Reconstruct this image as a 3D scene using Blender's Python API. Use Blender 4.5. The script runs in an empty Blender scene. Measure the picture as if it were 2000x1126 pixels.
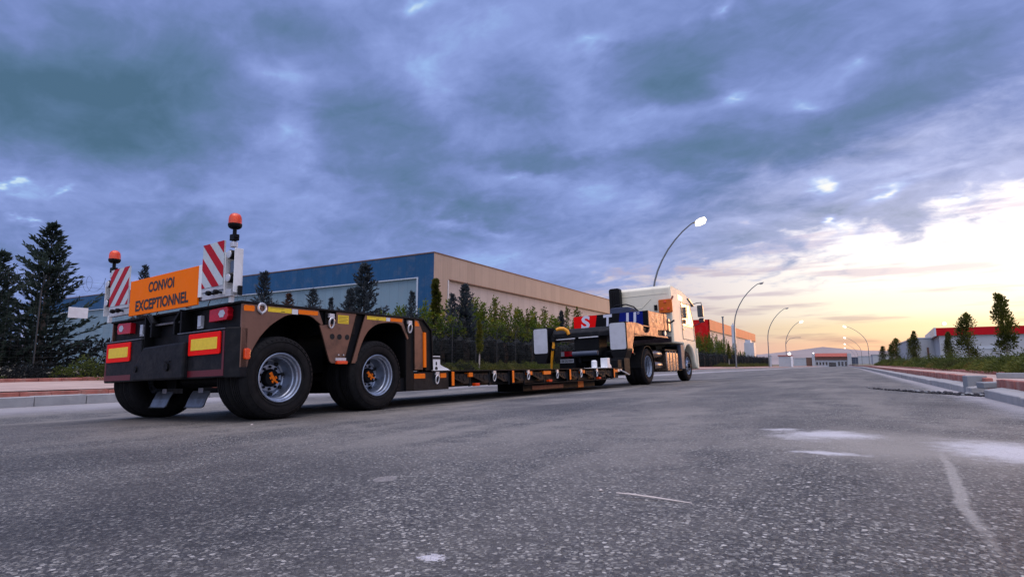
import bpy, bmesh, math, random
from mathutils import Vector, Matrix, noise as mnoise
R = math.radians
SC = bpy.context.scene
COL = SC.collection

# ------------------------------------------------------------------ camera, world, sun, exposure
CAM_H = 0.383
cam_d = bpy.data.cameras.new('camera')
cam = bpy.data.objects.new('camera', cam_d)
COL.objects.link(cam)
cam_d.sensor_fit = 'HORIZONTAL'
cam_d.sensor_width = 36.0
cam_d.lens = 36.0 * 1095.255 / 2000.0
cam_d.clip_start = 0.05
cam_d.clip_end = 20000
cam.location = (0, 0, CAM_H)
cam.rotation_euler = (R(90 + 7.632), 0, R(30.467))
SC.camera = cam
SC.view_settings.view_transform = 'Standard'
SC.view_settings.look = 'None'
SC.view_settings.exposure = 0.0
SC.view_settings.gamma = 1.0
SC.cycles.use_denoising = True
SC.cycles.max_bounces = 6
SC.cycles.diffuse_bounces = 3
SC.cycles.glossy_bounces = 3
SC.cycles.transparent_max_bounces = 12

SUN_AZ, SUN_EL = 20.0, 4.0          # degrees right of the road direction (+Y), above the horizon
sun_d = bpy.data.lights.new('sun', 'SUN')
sun = bpy.data.objects.new('sun', sun_d)
COL.objects.link(sun)
sun_d.energy = 0.50
sun_d.angle = R(12)
sun_d.color = (1.0, 0.46, 0.19)
sdir = Vector((math.sin(R(SUN_AZ)) * math.cos(R(SUN_EL)), math.cos(R(SUN_AZ)) * math.cos(R(SUN_EL)), math.sin(R(SUN_EL))))
sun.rotation_euler = sdir.to_track_quat('Z', 'Y').to_euler()


class NT:
    """tiny helper round a node tree"""
    def __init__(self, tree):
        self.t = tree; self.n = tree.nodes; self.l = tree.links
    def new(self, typ, **kw):
        nd = self.n.new(typ)
        for k, v in kw.items():
            setattr(nd, k, v)
        return nd
    def put(self, sock, v):
        if hasattr(v, 'is_output') or hasattr(v, 'links'):
            self.l.new(v, sock)
        elif v is not None:
            if hasattr(sock.default_value, '__len__') and not hasattr(v, '__len__'):
                v = (v, v, v)
            if hasattr(sock.default_value, '__len__') and len(sock.default_value) == 4 and len(v) == 3:
                v = (*v, 1)
            sock.default_value = v
    def math(self, op, a, b=None, c=None, clamp=False):
        nd = self.new('ShaderNodeMath', operation=op, use_clamp=clamp)
        for i, v in enumerate((a, b, c)):
            if v is not None: self.put(nd.inputs[i], v)
        return nd.outputs[0]
    def vmath(self, op, a, b=None, scale=None):
        nd = self.new('ShaderNodeVectorMath', operation=op)
        self.put(nd.inputs[0], a)
        if b is not None: self.put(nd.inputs[1], b)
        if scale is not None: self.put(nd.inputs[3], scale)
        return nd.outputs['Value'] if op in ('LENGTH', 'DOT_PRODUCT', 'DISTANCE') else nd.outputs['Vector']
    def noise(self, vec, scale, detail=4, rough=0.5, dist=0.0, color=False):
        nd = self.new('ShaderNodeTexNoise')
        if vec is not None: self.l.new(vec, nd.inputs['Vector'])
        nd.inputs['Scale'].default_value = scale; nd.inputs['Detail'].default_value = detail
        nd.inputs['Roughness'].default_value = rough; nd.inputs['Distortion'].default_value = dist
        return nd.outputs['Color'] if color else nd.outputs['Fac']
    def ramp(self, fac, stops, interp='LINEAR'):
        nd = self.new('ShaderNodeValToRGB')
        cr = nd.color_ramp; cr.interpolation = interp
        while len(cr.elements) < len(stops): cr.elements.new(0.5)
        for e, (p, c) in zip(cr.elements, stops):
            e.position = p
            e.color = (c, c, c, 1) if not hasattr(c, '__len__') else (*c, 1)
        self.l.new(fac, nd.inputs[0])
        return nd.outputs['Color']
    def mix(self, fac, a, b, mode='MIX'):
        nd = self.new('ShaderNodeMix', data_type='RGBA', blend_type=mode)
        self.put(nd.inputs[0], fac); self.put(nd.inputs[6], a); self.put(nd.inputs[7], b)
        return nd.outputs[2]
    def mapr(self, v, a, b, c=0.0, d=1.0, smooth=False):
        nd = self.new('ShaderNodeMapRange', interpolation_type='SMOOTHSTEP' if smooth else 'LINEAR')
        self.put(nd.inputs[0], v)
        for i, x in enumerate((a, b, c, d)): self.put(nd.inputs[i + 1], x)
        return nd.outputs[0]
    def blob(self, vec, cx, cy, rx, ry, rot=0.0, kind='QUADRATIC_SPHERE'):
        m = self.new('ShaderNodeMapping', vector_type='TEXTURE')
        self.l.new(vec, m.inputs[0])
        m.inputs['Location'].default_value = (cx, cy, 0); m.inputs['Rotation'].default_value = (0, 0, rot)
        m.inputs['Scale'].default_value = (rx, ry, 1)
        g = self.new('ShaderNodeTexGradient', gradient_type=kind)
        self.l.new(m.outputs[0], g.inputs[0])
        return g.outputs['Fac']


def build_sky():
    w = bpy.data.worlds.new('World'); SC.world = w; w.use_nodes = True
    T = NT(w.node_tree); T.n.clear()
    out = T.new('ShaderNodeOutputWorld')
    d = T.new('ShaderNodeTexCoord').outputs['Generated']
    d = T.vmath('NORMALIZE', d)
    sep = T.new('ShaderNodeSeparateXYZ'); T.l.new(d, sep.inputs[0])
    x, y, z = sep.outputs
    zc = T.math('MAXIMUM', z, 0.0)
    el = T.math('ARCSINE', z)
    az = T.math('ARCTAN2', x, y)
    # cloud-layer plane: a layer seen from below, foreshortened to the horizon
    zi = T.math('ADD', zc, 0.26)
    comb = T.new('ShaderNodeCombineXYZ'); T.put(comb.inputs[0], T.math('DIVIDE', x, zi)); T.put(comb.inputs[1], T.math('DIVIDE', y, zi))
    P = comb.outputs[0]
    mp = T.new('ShaderNodeMapping'); T.l.new(P, mp.inputs[0])
    mp.inputs['Rotation'].default_value = (0, 0, R(38)); mp.inputs['Scale'].default_value = (1.0, 1.3, 1)
    Pm = mp.outputs[0]
    n_big = T.noise(Pm, 1.25, 6, 0.52, 0.35)
    n_mid = T.noise(Pm, 3.6, 7, 0.56, 0.55)
    n_fine = T.noise(Pm, 11.0, 8, 0.62, 0.5)
    warp = T.vmath('SUBTRACT', T.noise(Pm, 2.3, 5, 0.6, 0.0, True), (0.5, 0.5, 0.5))
    ae = T.new('ShaderNodeCombineXYZ'); T.put(ae.inputs[0], az); T.put(ae.inputs[1], el)
    aew = T.vmath('ADD', ae.outputs[0], T.vmath('MULTIPLY', warp, (0.22, 0.13, 0.0)))
    blobs = SKY_BLOBS
    acc = None
    for (a0, e0, ra, re, rot, amt) in blobs:
        g = T.blob(aew, a0, e0, ra * (1.0 if amt < 0 else 1), re * (1.0 if amt < 0 else 1), rot, 'SPHERICAL' if amt < 0 else 'QUADRATIC_SPHERE')
        if amt < 0: g = T.mapr(g, 0.0, .85, 0, 1, True)
        acc = T.math('MULTIPLY', g, amt) if acc is None else T.math('MULTIPLY_ADD', g, amt * (.75 if amt > 0 else .78), acc)
    b = T.math('ADD', acc, 0.565)
    b = T.math('MULTIPLY_ADD', T.math('SUBTRACT', n_big, 0.5), 0.70, b)
    b = T.math('MULTIPLY_ADD', T.math('SUBTRACT', n_mid, 0.5), 0.64, b)
    b = T.math('MULTIPLY_ADD', T.math('SUBTRACT', n_fine, 0.5), 0.32, b)
    cloud = T.ramp(b, [(0.0, (.082, .170, .278)), (.20, (.116, .212, .372)), (.36, (.156, .243, .480)), (.50, (.208, .292, .620)), (.68, (.290, .388, .790)), (.84, (.36, .54, .95)), (1.0, (.62, .82, 1.0))])
    azs = T.math('SUBTRACT', az, R(SUN_AZ)); azs = T.math('MULTIPLY_ADD', T.math('MAXIMUM', azs, 0.0), .7, azs)
    prox = T.math('POWER', 2.718, T.math('MULTIPLY', T.math('MULTIPLY', azs, azs), -1.0 / (2 * .55 ** 2)))
    lit = T.math('MULTIPLY', T.mapr(b, .74, 1.08, 0, 1, True), T.math('MULTIPLY', T.mapr(prox, .5, .95), T.mapr(el, .50, .30)))
    cloud = T.mix(lit, cloud, (1.05, .98, .92))
    # the overcast is brighter overhead and behind
    back = T.mapr(T.math('COSINE', T.math('ADD', az, R(32))), .15, -.7, 1.0, BEHIND, True)
    lift = T.math('MULTIPLY', T.mapr(el, R(40), R(72), 1.0, ZENITH, True), back)
    cloud = T.vmath('MULTIPLY', cloud, T.ramp(T.mapr(el, R(36), R(70)), [(0, (1, 1, 1)), (1, (1.50, 1.13, .72))]))
    cloud = T.mix(T.mapr(back, 1.0, BEHIND, 0, 1), cloud, T.vmath('MULTIPLY', cloud, (1.40, 1.13, .78)))
    cloud = T.vmath('SCALE', cloud, scale=lift)
    # open band along the sunset horizon
    azd = T.mapr(az, R(-180), R(180))
    def f(deg): return (deg + 180) / 360
    edge = T.ramp(azd, [(f(-180), 0.02), (f(-62), 0.03), (f(-40), .055), (f(-25), .108), (f(-8), .172), (f(12), .222), (f(45), .25), (f(90), .12), (f(140), 0.03)], 'EASE')
    ragged = T.math('MULTIPLY_ADD', T.math('SUBTRACT', n_mid, 0.5), 0.24, T.math('MULTIPLY', T.math('SUBTRACT', n_fine, 0.5), 0.10))
    dd = T.math('ADD', T.math('SUBTRACT', edge, el), ragged)
    clear = T.mapr(dd, -0.026, 0.040, 0, 1, True)
    # light of the band: by height and by distance from the hidden sun
    glow = T.ramp(T.mapr(el, 0.0, 0.2), [(0.0, (.90, .50, .38)), (.12, (1.02, .60, .38)), (.26, (1.03, .81, .50)), (.42, (1.16, 1.05, .84)), (.62, (1.25, 1.18, 1.08)), (1.0, (1.25, 1.2, 1.22))], 'EASE')
    azs = T.math('SUBTRACT', az, R(SUN_AZ)); azs = T.math('MULTIPLY_ADD', T.math('MAXIMUM', azs, 0.0), .7, azs)
    prox = T.math('POWER', 2.718, T.math('MULTIPLY', T.math('MULTIPLY', azs, azs), -1.0 / (2 * .55 ** 2)))
    far_col = T.ramp(T.mapr(el, 0, .14), [(0, (.50, .40, .50)), (.5, (.62, .50, .56)), (1, (.70, .62, .72))])
    band = T.mix(T.mapr(prox, .38, .93, 0, 1, True), far_col, glow)
    core = T.math('POWER', 2.718, T.math('MULTIPLY', T.math('ADD', T.math('MULTIPLY', azs, azs), T.math('MULTIPLY', T.math('MULTIPLY', T.math('SUBTRACT', el, .10), T.math('SUBTRACT', el, .10)), 5.0)), -1.0 / (2 * .20 ** 2)))
    band = T.mix(1.0, band, T.vmath('SCALE', (1.6, 1.15, .70), scale=T.math('MULTIPLY', core, SUN_CORE)), 'ADD')
    # thin streaks lying across the band
    st = T.new('ShaderNodeMapping'); T.l.new(ae.outputs[0], st.inputs[0]); st.inputs['Scale'].default_value = (4.0, 42.0, 1); st.inputs['Rotation'].default_value = (0, 0, R(-5))
    ns = T.noise(st.outputs[0], 1.0, 5, 0.55)
    streak = T.math('MULTIPLY', T.mapr(ns, .49, .61, 0, 1, True), T.mapr(el, .002, .02))
    band = T.mix(T.math('MULTIPLY', streak, .85), band, T.vmath('MULTIPLY', band, (.66, .62, .74)))
    # silver lining where the deck ends
    lining = T.math('MULTIPLY', T.mapr(dd, -0.17, 0.0, 0, 1, True), T.mapr(prox, .25, .9, 0, 1))
    cloud = T.mix(T.math('MULTIPLY', lining, .75), cloud, T.vmath('ADD', cloud, (.40, .35, .26)))
    colr = T.mix(clear, cloud, band)
    nish = T.new('ShaderNodeTexSky', sky_type='NISHITA')
    nish.sun_disc = False; nish.sun_elevation = R(SUN_EL); nish.sun_rotation = R(SUN_AZ); nish.altitude = 900; nish.dust_density = 2.5
    bg1 = T.new('ShaderNodeBackground'); T.l.new(colr, bg1.inputs[0]); bg1.inputs[1].default_value = 1.0
    bg2 = T.new('ShaderNodeBackground'); T.l.new(nish.outputs[0], bg2.inputs[0]); bg2.inputs[1].default_value = 0.05
    add = T.new('ShaderNodeMixShader'); add.inputs[0].default_value = 0.12
    T.l.new(bg1.outputs[0], add.inputs[1]); T.l.new(bg2.outputs[0], add.inputs[2])
    T.l.new(add.outputs[0], out.inputs['Surface'])
    w.cycles.sampling_method = 'MANUAL'; w.cycles.sample_map_resolution = 512


ZENITH, BEHIND, SUN_CORE = 4.6, 2.3, .35
# cloud masses and gaps: azimuth, elevation, half-widths, tilt (radians), lighter (+) or darker (-)
SKY_BLOBS = [(-1.234, 0.346, 0.277, 0.11, -0.07, -0.5),
    (-1.108, 0.424, 0.296, 0.117, -0.03, -0.28),
    (-0.861, 0.326, 0.316, 0.056, -0.28, -0.2),
    (-0.939, 0.526, 0.192, 0.059, 0.03, -0.28),
    (-0.786, 0.42, 0.171, 0.13, 0.09, -0.42),
    (-0.891, 0.567, 0.179, 0.046, 0.16, -0.22),
    (-0.256, 0.505, 0.211, 0.071, 0.26, -0.42),
    (-0.214, 0.461, 0.103, 0.05, -0.29, -0.3),
    (-0.512, 0.47, 0.126, 0.071, -0.01, -0.25),
    (-0.522, 0.369, 0.179, 0.057, -0.09, -0.18),
    (-0.362, 0.347, 0.48, 0.043, -0.03, -0.26),
    (-0.102, 0.35, 0.306, 0.058, -0.01, -0.2),
    (0.114, 0.378, 0.227, 0.052, 0.14, -0.22),
    (0.192, 0.449, 0.174, 0.048, -0.04, -0.18),
    (-0.109, 0.233, 0.191, 0.072, -0.01, -0.14),
    (-0.438, 0.253, 0.323, 0.065, -0.02, -0.14),
    (-0.672, 0.305, 0.227, 0.046, -0.2, -0.18),
    (0.05, 0.229, 0.132, 0.044, 0.16, -0.12),
    (-1.11, 0.183, 0.289, 0.067, 0.12, -0.08),
    (-0.96, 0.463, 0.111, 0.05, 0.05, 0.38),
    (-1.042, 0.511, 0.09, 0.034, -0.1, 0.2),
    (-0.93, 0.367, 0.066, 0.046, 0.14, 0.38),
    (-0.895, 0.329, 0.084, 0.044, -0.06, 0.36),
    (-1.183, 0.298, 0.264, 0.042, -0.08, 0.16),
    (-0.677, 0.513, 0.234, 0.069, 0.34, 0.22),
    (-0.727, 0.593, 0.069, 0.023, 0.09, 0.5),
    (-0.357, 0.54, 0.118, 0.028, 0.28, 0.45),
    (-0.296, 0.433, 0.264, 0.043, -0.09, 0.26),
    (-0.122, 0.424, 0.059, 0.034, -0.16, 0.5),
    (0.024, 0.436, 0.154, 0.055, 0.35, 0.36),
    (0.037, 0.458, 0.038, 0.022, 0.3, 0.3),
    (-0.022, 0.398, 0.043, 0.022, -0.2, 0.35),
    (-0.145, 0.569, 0.02, 0.024, -0.19, 0.5),
    (-1.274, 0.244, 0.036, 0.012, 0.1, 0.7),
    (-1.252, 0.231, 0.078, 0.03, -0.03, 0.34),
    (-1.207, 0.239, 0.014, 0.018, -0.66, 0.4),
    (-1.24, 0.196, 0.018, 0.009, 0.16, 0.55),
    (-0.579, 0.252, 0.122, 0.029, -0.19, 0.36),
    (-0.644, 0.263, 0.08, 0.023, -0.14, 0.3),
    (-0.503, 0.325, 0.096, 0.02, -0.14, 0.36),
    (-0.031, 0.275, 0.049, 0.034, -0.14, 0.75),
    (0.067, 0.245, 0.085, 0.028, 0.49, 0.75),
    (0.158, 0.208, 0.027, 0.009, 0.01, 0.9),
    (0.02, 0.186, 0.061, 0.033, -0.59, 0.5),
    (-0.007, 0.207, 0.028, 0.018, -0.68, 0.8),
    (0.067, 0.287, 0.222, 0.055, 0.12, 0.16),
    (-0.917, 0.126, 0.809, 0.074, 0.05, 0.1),
    (-0.532, 0.172, 0.403, 0.053, -0.07, 0.08),
    (-0.033, 0.248, 0.625, 0.046, 0.06, 0.12),
    (0.362, 0.267, 0.164, 0.134, -0.05, 0.1)]
build_sky()

# ------------------------------------------------------------------ materials
def mat(name, base, rough=0.5, metal=0.0, var=0.18, scale=6.0, bump=0.0, bscale=60.0, coat=0.0, spec=0.5, emit=None, estr=0.0, dirt=None, dirt_amt=0.0, dirt_scale=3.0, trans=0.0):
    m = bpy.data.materials.new(name); m.use_nodes = True
    T = NT(m.node_tree); T.n.clear()
    out = T.new('ShaderNodeOutputMaterial'); p = T.new('ShaderNodeBsdfPrincipled'); T.l.new(p.outputs[0], out.inputs[0])
    co = T.new('ShaderNodeTexCoord').outputs['Object']
    n = T.noise(co, scale, 5, 0.6)
    lo = tuple(max(0, c * (1 - var)) for c in base); hi = tuple(min(1, c * (1 + var)) for c in base)
    c = T.ramp(n, [(0.3, lo), (0.7, hi)])
    if dirt is not None:
        dn = T.noise(co, dirt_scale, 7, 0.68)
        c = T.mix(T.math('MULTIPLY', T.mapr(dn, .46, .68, 0, 1, True), dirt_amt), c, dirt)
    T.l.new(c, p.inputs['Base Color'])
    T.l.new(T.mapr(T.noise(co, scale * 2.7, 4, 0.6), .25, .75, max(0, rough - .09), min(1, rough + .09)), p.inputs['Roughness'])
    p.inputs['Metallic'].default_value = metal
    p.inputs['Specular IOR Level'].default_value = spec
    p.inputs['Coat Weight'].default_value = coat; p.inputs['Coat Roughness'].default_value = 0.12
    if trans: p.inputs['Transmission Weight'].default_value = trans
    if bump:
        b = T.new('ShaderNodeBump'); b.inputs['Strength'].default_value = bump; b.inputs['Distance'].default_value = 0.01
        T.l.new(T.noise(co, bscale, 4, 0.6), b.inputs['Height']); T.l.new(b.outputs[0], p.inputs['Normal'])
    if emit is not None:
        p.inputs['Emission Color'].default_value = (*emit, 1); p.inputs['Emission Strength'].default_value = estr
    return m


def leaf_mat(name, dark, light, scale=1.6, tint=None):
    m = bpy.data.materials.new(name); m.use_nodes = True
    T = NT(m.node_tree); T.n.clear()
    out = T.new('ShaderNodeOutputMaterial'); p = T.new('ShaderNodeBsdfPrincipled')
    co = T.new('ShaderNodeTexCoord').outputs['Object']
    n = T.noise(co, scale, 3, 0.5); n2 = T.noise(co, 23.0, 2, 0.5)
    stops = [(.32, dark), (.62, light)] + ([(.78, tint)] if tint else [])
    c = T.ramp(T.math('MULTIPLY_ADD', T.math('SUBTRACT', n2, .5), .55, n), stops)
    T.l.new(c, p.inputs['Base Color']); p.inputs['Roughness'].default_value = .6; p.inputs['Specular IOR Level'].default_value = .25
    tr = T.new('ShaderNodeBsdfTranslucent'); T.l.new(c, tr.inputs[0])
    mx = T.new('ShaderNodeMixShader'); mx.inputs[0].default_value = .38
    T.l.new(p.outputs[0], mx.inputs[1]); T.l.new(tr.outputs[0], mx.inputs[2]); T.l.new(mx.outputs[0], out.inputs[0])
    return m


M = {}
M['taupe'] = mat('taupe_paint', (.225, .125, .090), .40, .70, .10, 2.5, spec=.4, dirt=(.085, .062, .050), dirt_amt=.75, dirt_scale=4)
M['black'] = mat('black_paint', (.0045, .005, .0062), .55, 0, .3, 5, bump=.1, bscale=40, spec=.16, dirt=(.008, .0075, .0075), dirt_amt=.5)
M['dark'] = mat('dark_plastic', (.008, .009, .0115), .5, 0, .3, 8, bump=.15, bscale=90, spec=.16, dirt=(.034, .031, .030), dirt_amt=.45, dirt_scale=4)
M['steel'] = mat('bare_steel', (.20, .21, .23), .38, .75, .25, 9, dirt=(.07, .055, .045), dirt_amt=.5)
M['tyre'] = mat('tyre_rubber', (.009, .009, .010), .75, 0, .3, 14, bump=.25, bscale=70, spec=.16, dirt=(.018, .017, .016), dirt_amt=.5, dirt_scale=6)
M['rim'] = mat('silver_rim_paint', (.33, .38, .47), .32, .6, .12, 5, coat=.2, dirt=(.11, .11, .12), dirt_amt=.5, dirt_scale=9)
M['hole'] = mat('vent_shadow', (.006, .006, .007), .8)
M['orange'] = mat('orange_reflector', (1.0, .19, .004), .4, 0, .08, 30, spec=.2)
M['amber'] = mat('amber_lens', (.85, .065, .002), .14, 0, .25, 14, coat=.3, trans=.1)
M['yellow'] = mat('yellow_film', (.86, .60, .02), .4, 0, .08, 30)
M['redfilm'] = mat('red_fluorescent_film', (.90, .008, .004), .5, 0, .06, 30, spec=.12)
M['darkred'] = mat('dark_red_contour_film', (.10, .004, .010), .4, 0, .12, 30)
M['redlens'] = mat('red_lamp_lens', (.50, .004, .016), .15, 0, .12, 30, spec=.35)
M['clear'] = mat('clear_lens', (.50, .52, .56), .15, 0, .2, 90, coat=.6)
M['sign'] = mat('orange_sign_film', (.98, .185, .001), .55, 0, .04, 3, spec=.1, dirt=(.80, .17, .003), dirt_amt=.35, dirt_scale=3)
M['orange_panel'] = mat('orange_panel_lens', (.62, .12, .004), .35, 0, .12, 9, spec=.3)
M['ink'] = mat('black_lettering', (.02, .014, .012), .5)
M['white'] = mat('white_paint', (.78, .79, .80), .38, 0, .05, 4, coat=.2, dirt=(.45, .43, .40), dirt_amt=.25)
M['stripered'] = mat('red_stripe_film', (.42, .004, .012), .45, 0, .08, 20, spec=.15)
M['stripewhite'] = mat('white_stripe_film', (.50, .56, .58), .35, 0, .06, 20)
M['greyplate'] = mat('pale_grey_plate', (.52, .54, .58), .45, .1, .05, 5, dirt=(.36, .37, .40), dirt_amt=.4)
M['galv'] = mat('galvanised_ring', (.62, .62, .64), .35, .5, .15, 20)
M['logored'] = mat('red_board_film', (.85, .003, .003), .5, 0, .05, 6, spec=.1)
M['logoblue'] = mat('blue_board_film', (.004, .012, .17), .5, 0, .1, 6, spec=.1)
M['logoblack'] = mat('black_board_film', (.006, .006, .008), .5, 0, .1, 6, spec=.1)
M['letter'] = mat('white_lettering', (.62, .64, .74), .4, 0, .03, 6)
M['hose'] = mat('yellow_hose', (.80, .32, .010), .45, 0, .15, 12)
M['faint'] = mat('pale_raised_lettering', (.42, .29, .22), .40, .4, .08, 6)
M['cab'] = mat('cream_cab_paint', (.80, .76, .60), .45, 0, .05, 2.2, coat=.08, spec=.3, dirt=(.45, .42, .34), dirt_amt=.35, dirt_scale=2.2)
M['navy'] = mat('navy_blue_cover', (.016, .028, .075), .42, 0, .2, 6, coat=.2)
M['step'] = mat('slate_step_panel', (.05, .068, .11), .45, 0, .15, 5, dirt=(.10, .10, .11), dirt_amt=.4)
M['tank'] = mat('brushed_tank_metal', (.34, .26, .22), .26, .9, .15, 6)
M['glass'] = mat('cab_window_glass', (.02, .022, .026), .05, 0, .1, 3, coat=1, spec=1.0)
M['mirror'] = mat('mirror_housing', (.035, .028, .035), .3, 0, .1, 6, coat=.3)
M['rust'] = mat('rusty_board', (.26, .07, .04), .5, .1, .35, 7)
M['concrete'] = mat('kerb_concrete', (.33, .33, .33), .85, 0, .14, 3, bump=.35, bscale=45, dirt=(.50, .47, .45), dirt_amt=.5, dirt_scale=2)
M['block'] = mat('loose_block_concrete', (.26, .275, .29), .85, 0, .14, 6, bump=.35, bscale=45)
M['brick'] = mat('red_kerb_brick', (.36, .13, .10), .85, 0, .25, 5, bump=.35, bscale=50, dirt=(.42, .30, .25), dirt_amt=.5, dirt_scale=4)
M['sand'] = mat('sandy_footway', (.46, .34, .29), .92, 0, .16, 1.3, bump=.5, bscale=18, dirt=(.34, .20, .16), dirt_amt=.5, dirt_scale=.9)
M['soil'] = mat('dry_soil', (.17, .14, .09), .95, 0, .35, .5, bump=.6, bscale=8, dirt=(.07, .085, .03), dirt_amt=.85, dirt_scale=.4)
M['wire'] = mat('fence_wire', (.035, .04, .045), .5, .3, .1, 8)
M['pole'] = mat('lamp_pole_paint', (.20, .22, .23), .35, .5, .1, 3)
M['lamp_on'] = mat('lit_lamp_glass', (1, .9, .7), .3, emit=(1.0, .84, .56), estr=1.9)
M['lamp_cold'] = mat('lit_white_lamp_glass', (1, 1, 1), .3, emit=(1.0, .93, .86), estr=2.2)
M['lamp_off'] = mat('unlit_lamp_glass', (.45, .45, .45), .3)
M['bark'] = mat('bark', (.11, .085, .065), .9, 0, .35, 12, bump=.6, bscale=40)
M['pale_bark'] = mat('whitewashed_bark', (.40, .36, .32), .9, 0, .2, 12, bump=.4, bscale=40)
M['spruce'] = leaf_mat('spruce_needles', (.012, .022, .020), (.050, .078, .062))
M['bluespruce'] = leaf_mat('blue_grey_needles', (.020, .028, .036), (.075, .098, .112))
M['rusty_needles'] = leaf_mat('browned_needles', (.035, .022, .016), (.11, .055, .035))
M['laurel'] = leaf_mat('glossy_green_leaves', (.024, .060, .006), (.13, .18, .012), tint=(.38, .27, .022))
M['poplar'] = leaf_mat('olive_leaves', (.030, .040, .008), (.13, .135, .020), tint=(.32, .21, .035))
M['dryleaf'] = leaf_mat('dry_bedding_leaves', (.022, .030, .010), (.12, .125, .028), 1.0, tint=(.26, .14, .035))
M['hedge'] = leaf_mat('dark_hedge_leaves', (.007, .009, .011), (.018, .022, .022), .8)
M['lowshrub'] = leaf_mat('low_juniper', (.024, .040, .010), (.11, .135, .022), .9, tint=(.22, .165, .03))


def cladding(name, base, period, axis=0, var=.06, rough=.45, depth=.012, dirt=(.3, .26, .22), dirt_amt=.2):
    """ribbed metal sheet: vertical ribs every «period» metres along object x (0) or y (1)"""
    m = bpy.data.materials.new(name); m.use_nodes = True
    T = NT(m.node_tree); T.n.clear()
    out = T.new('ShaderNodeOutputMaterial'); p = T.new('ShaderNodeBsdfPrincipled'); T.l.new(p.outputs[0], out.inputs[0])
    co = T.new('ShaderNodeTexCoord').outputs['Object']
    s = T.new('ShaderNodeSeparateXYZ'); T.l.new(co, s.inputs[0])
    t = T.math('FRACT', T.math('DIVIDE', s.outputs[axis], period))
    rib = T.mapr(T.math('ABSOLUTE', T.math('SUBTRACT', t, .5)), .30, .42, 0, 1, True)
    seam = T.math('LESS_THAN', T.math('FRACT', T.math('DIVIDE', s.outputs[axis], period * 5)), .035)
    idx = T.math('FLOOR', T.math('DIVIDE', s.outputs[axis], period * 5))
    wn = T.new('ShaderNodeTexWhiteNoise', noise_dimensions='1D'); T.l.new(idx, wn.inputs['W'])
    n = T.noise(co, .35, 5, .6)
    f = T.math('MULTIPLY_ADD', T.math('SUBTRACT', wn.outputs['Value'], .5), .8, n)
    c = T.ramp(f, [(.1, tuple(v * (1 - var) for v in base)), (.9, tuple(v * (1 + var) for v in base))])
    c = T.mix(T.math('MULTIPLY', T.mapr(T.noise(co, .8, 6, .7), .5, .75), dirt_amt), c, dirt)
    c = T.mix(T.math('MULTIPLY', seam, .35), c, tuple(v * .45 for v in base))
    T.l.new(c, p.inputs['Base Color']); p.inputs['Roughness'].default_value = rough; p.inputs['Specular IOR Level'].default_value = .15
    b = T.new('ShaderNodeBump'); b.inputs['Strength'].default_value = .6; b.inputs['Distance'].default_value = depth
    T.l.new(rib, b.inputs['Height']); T.l.new(b.outputs[0], p.inputs['Normal'])
    return m


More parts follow.
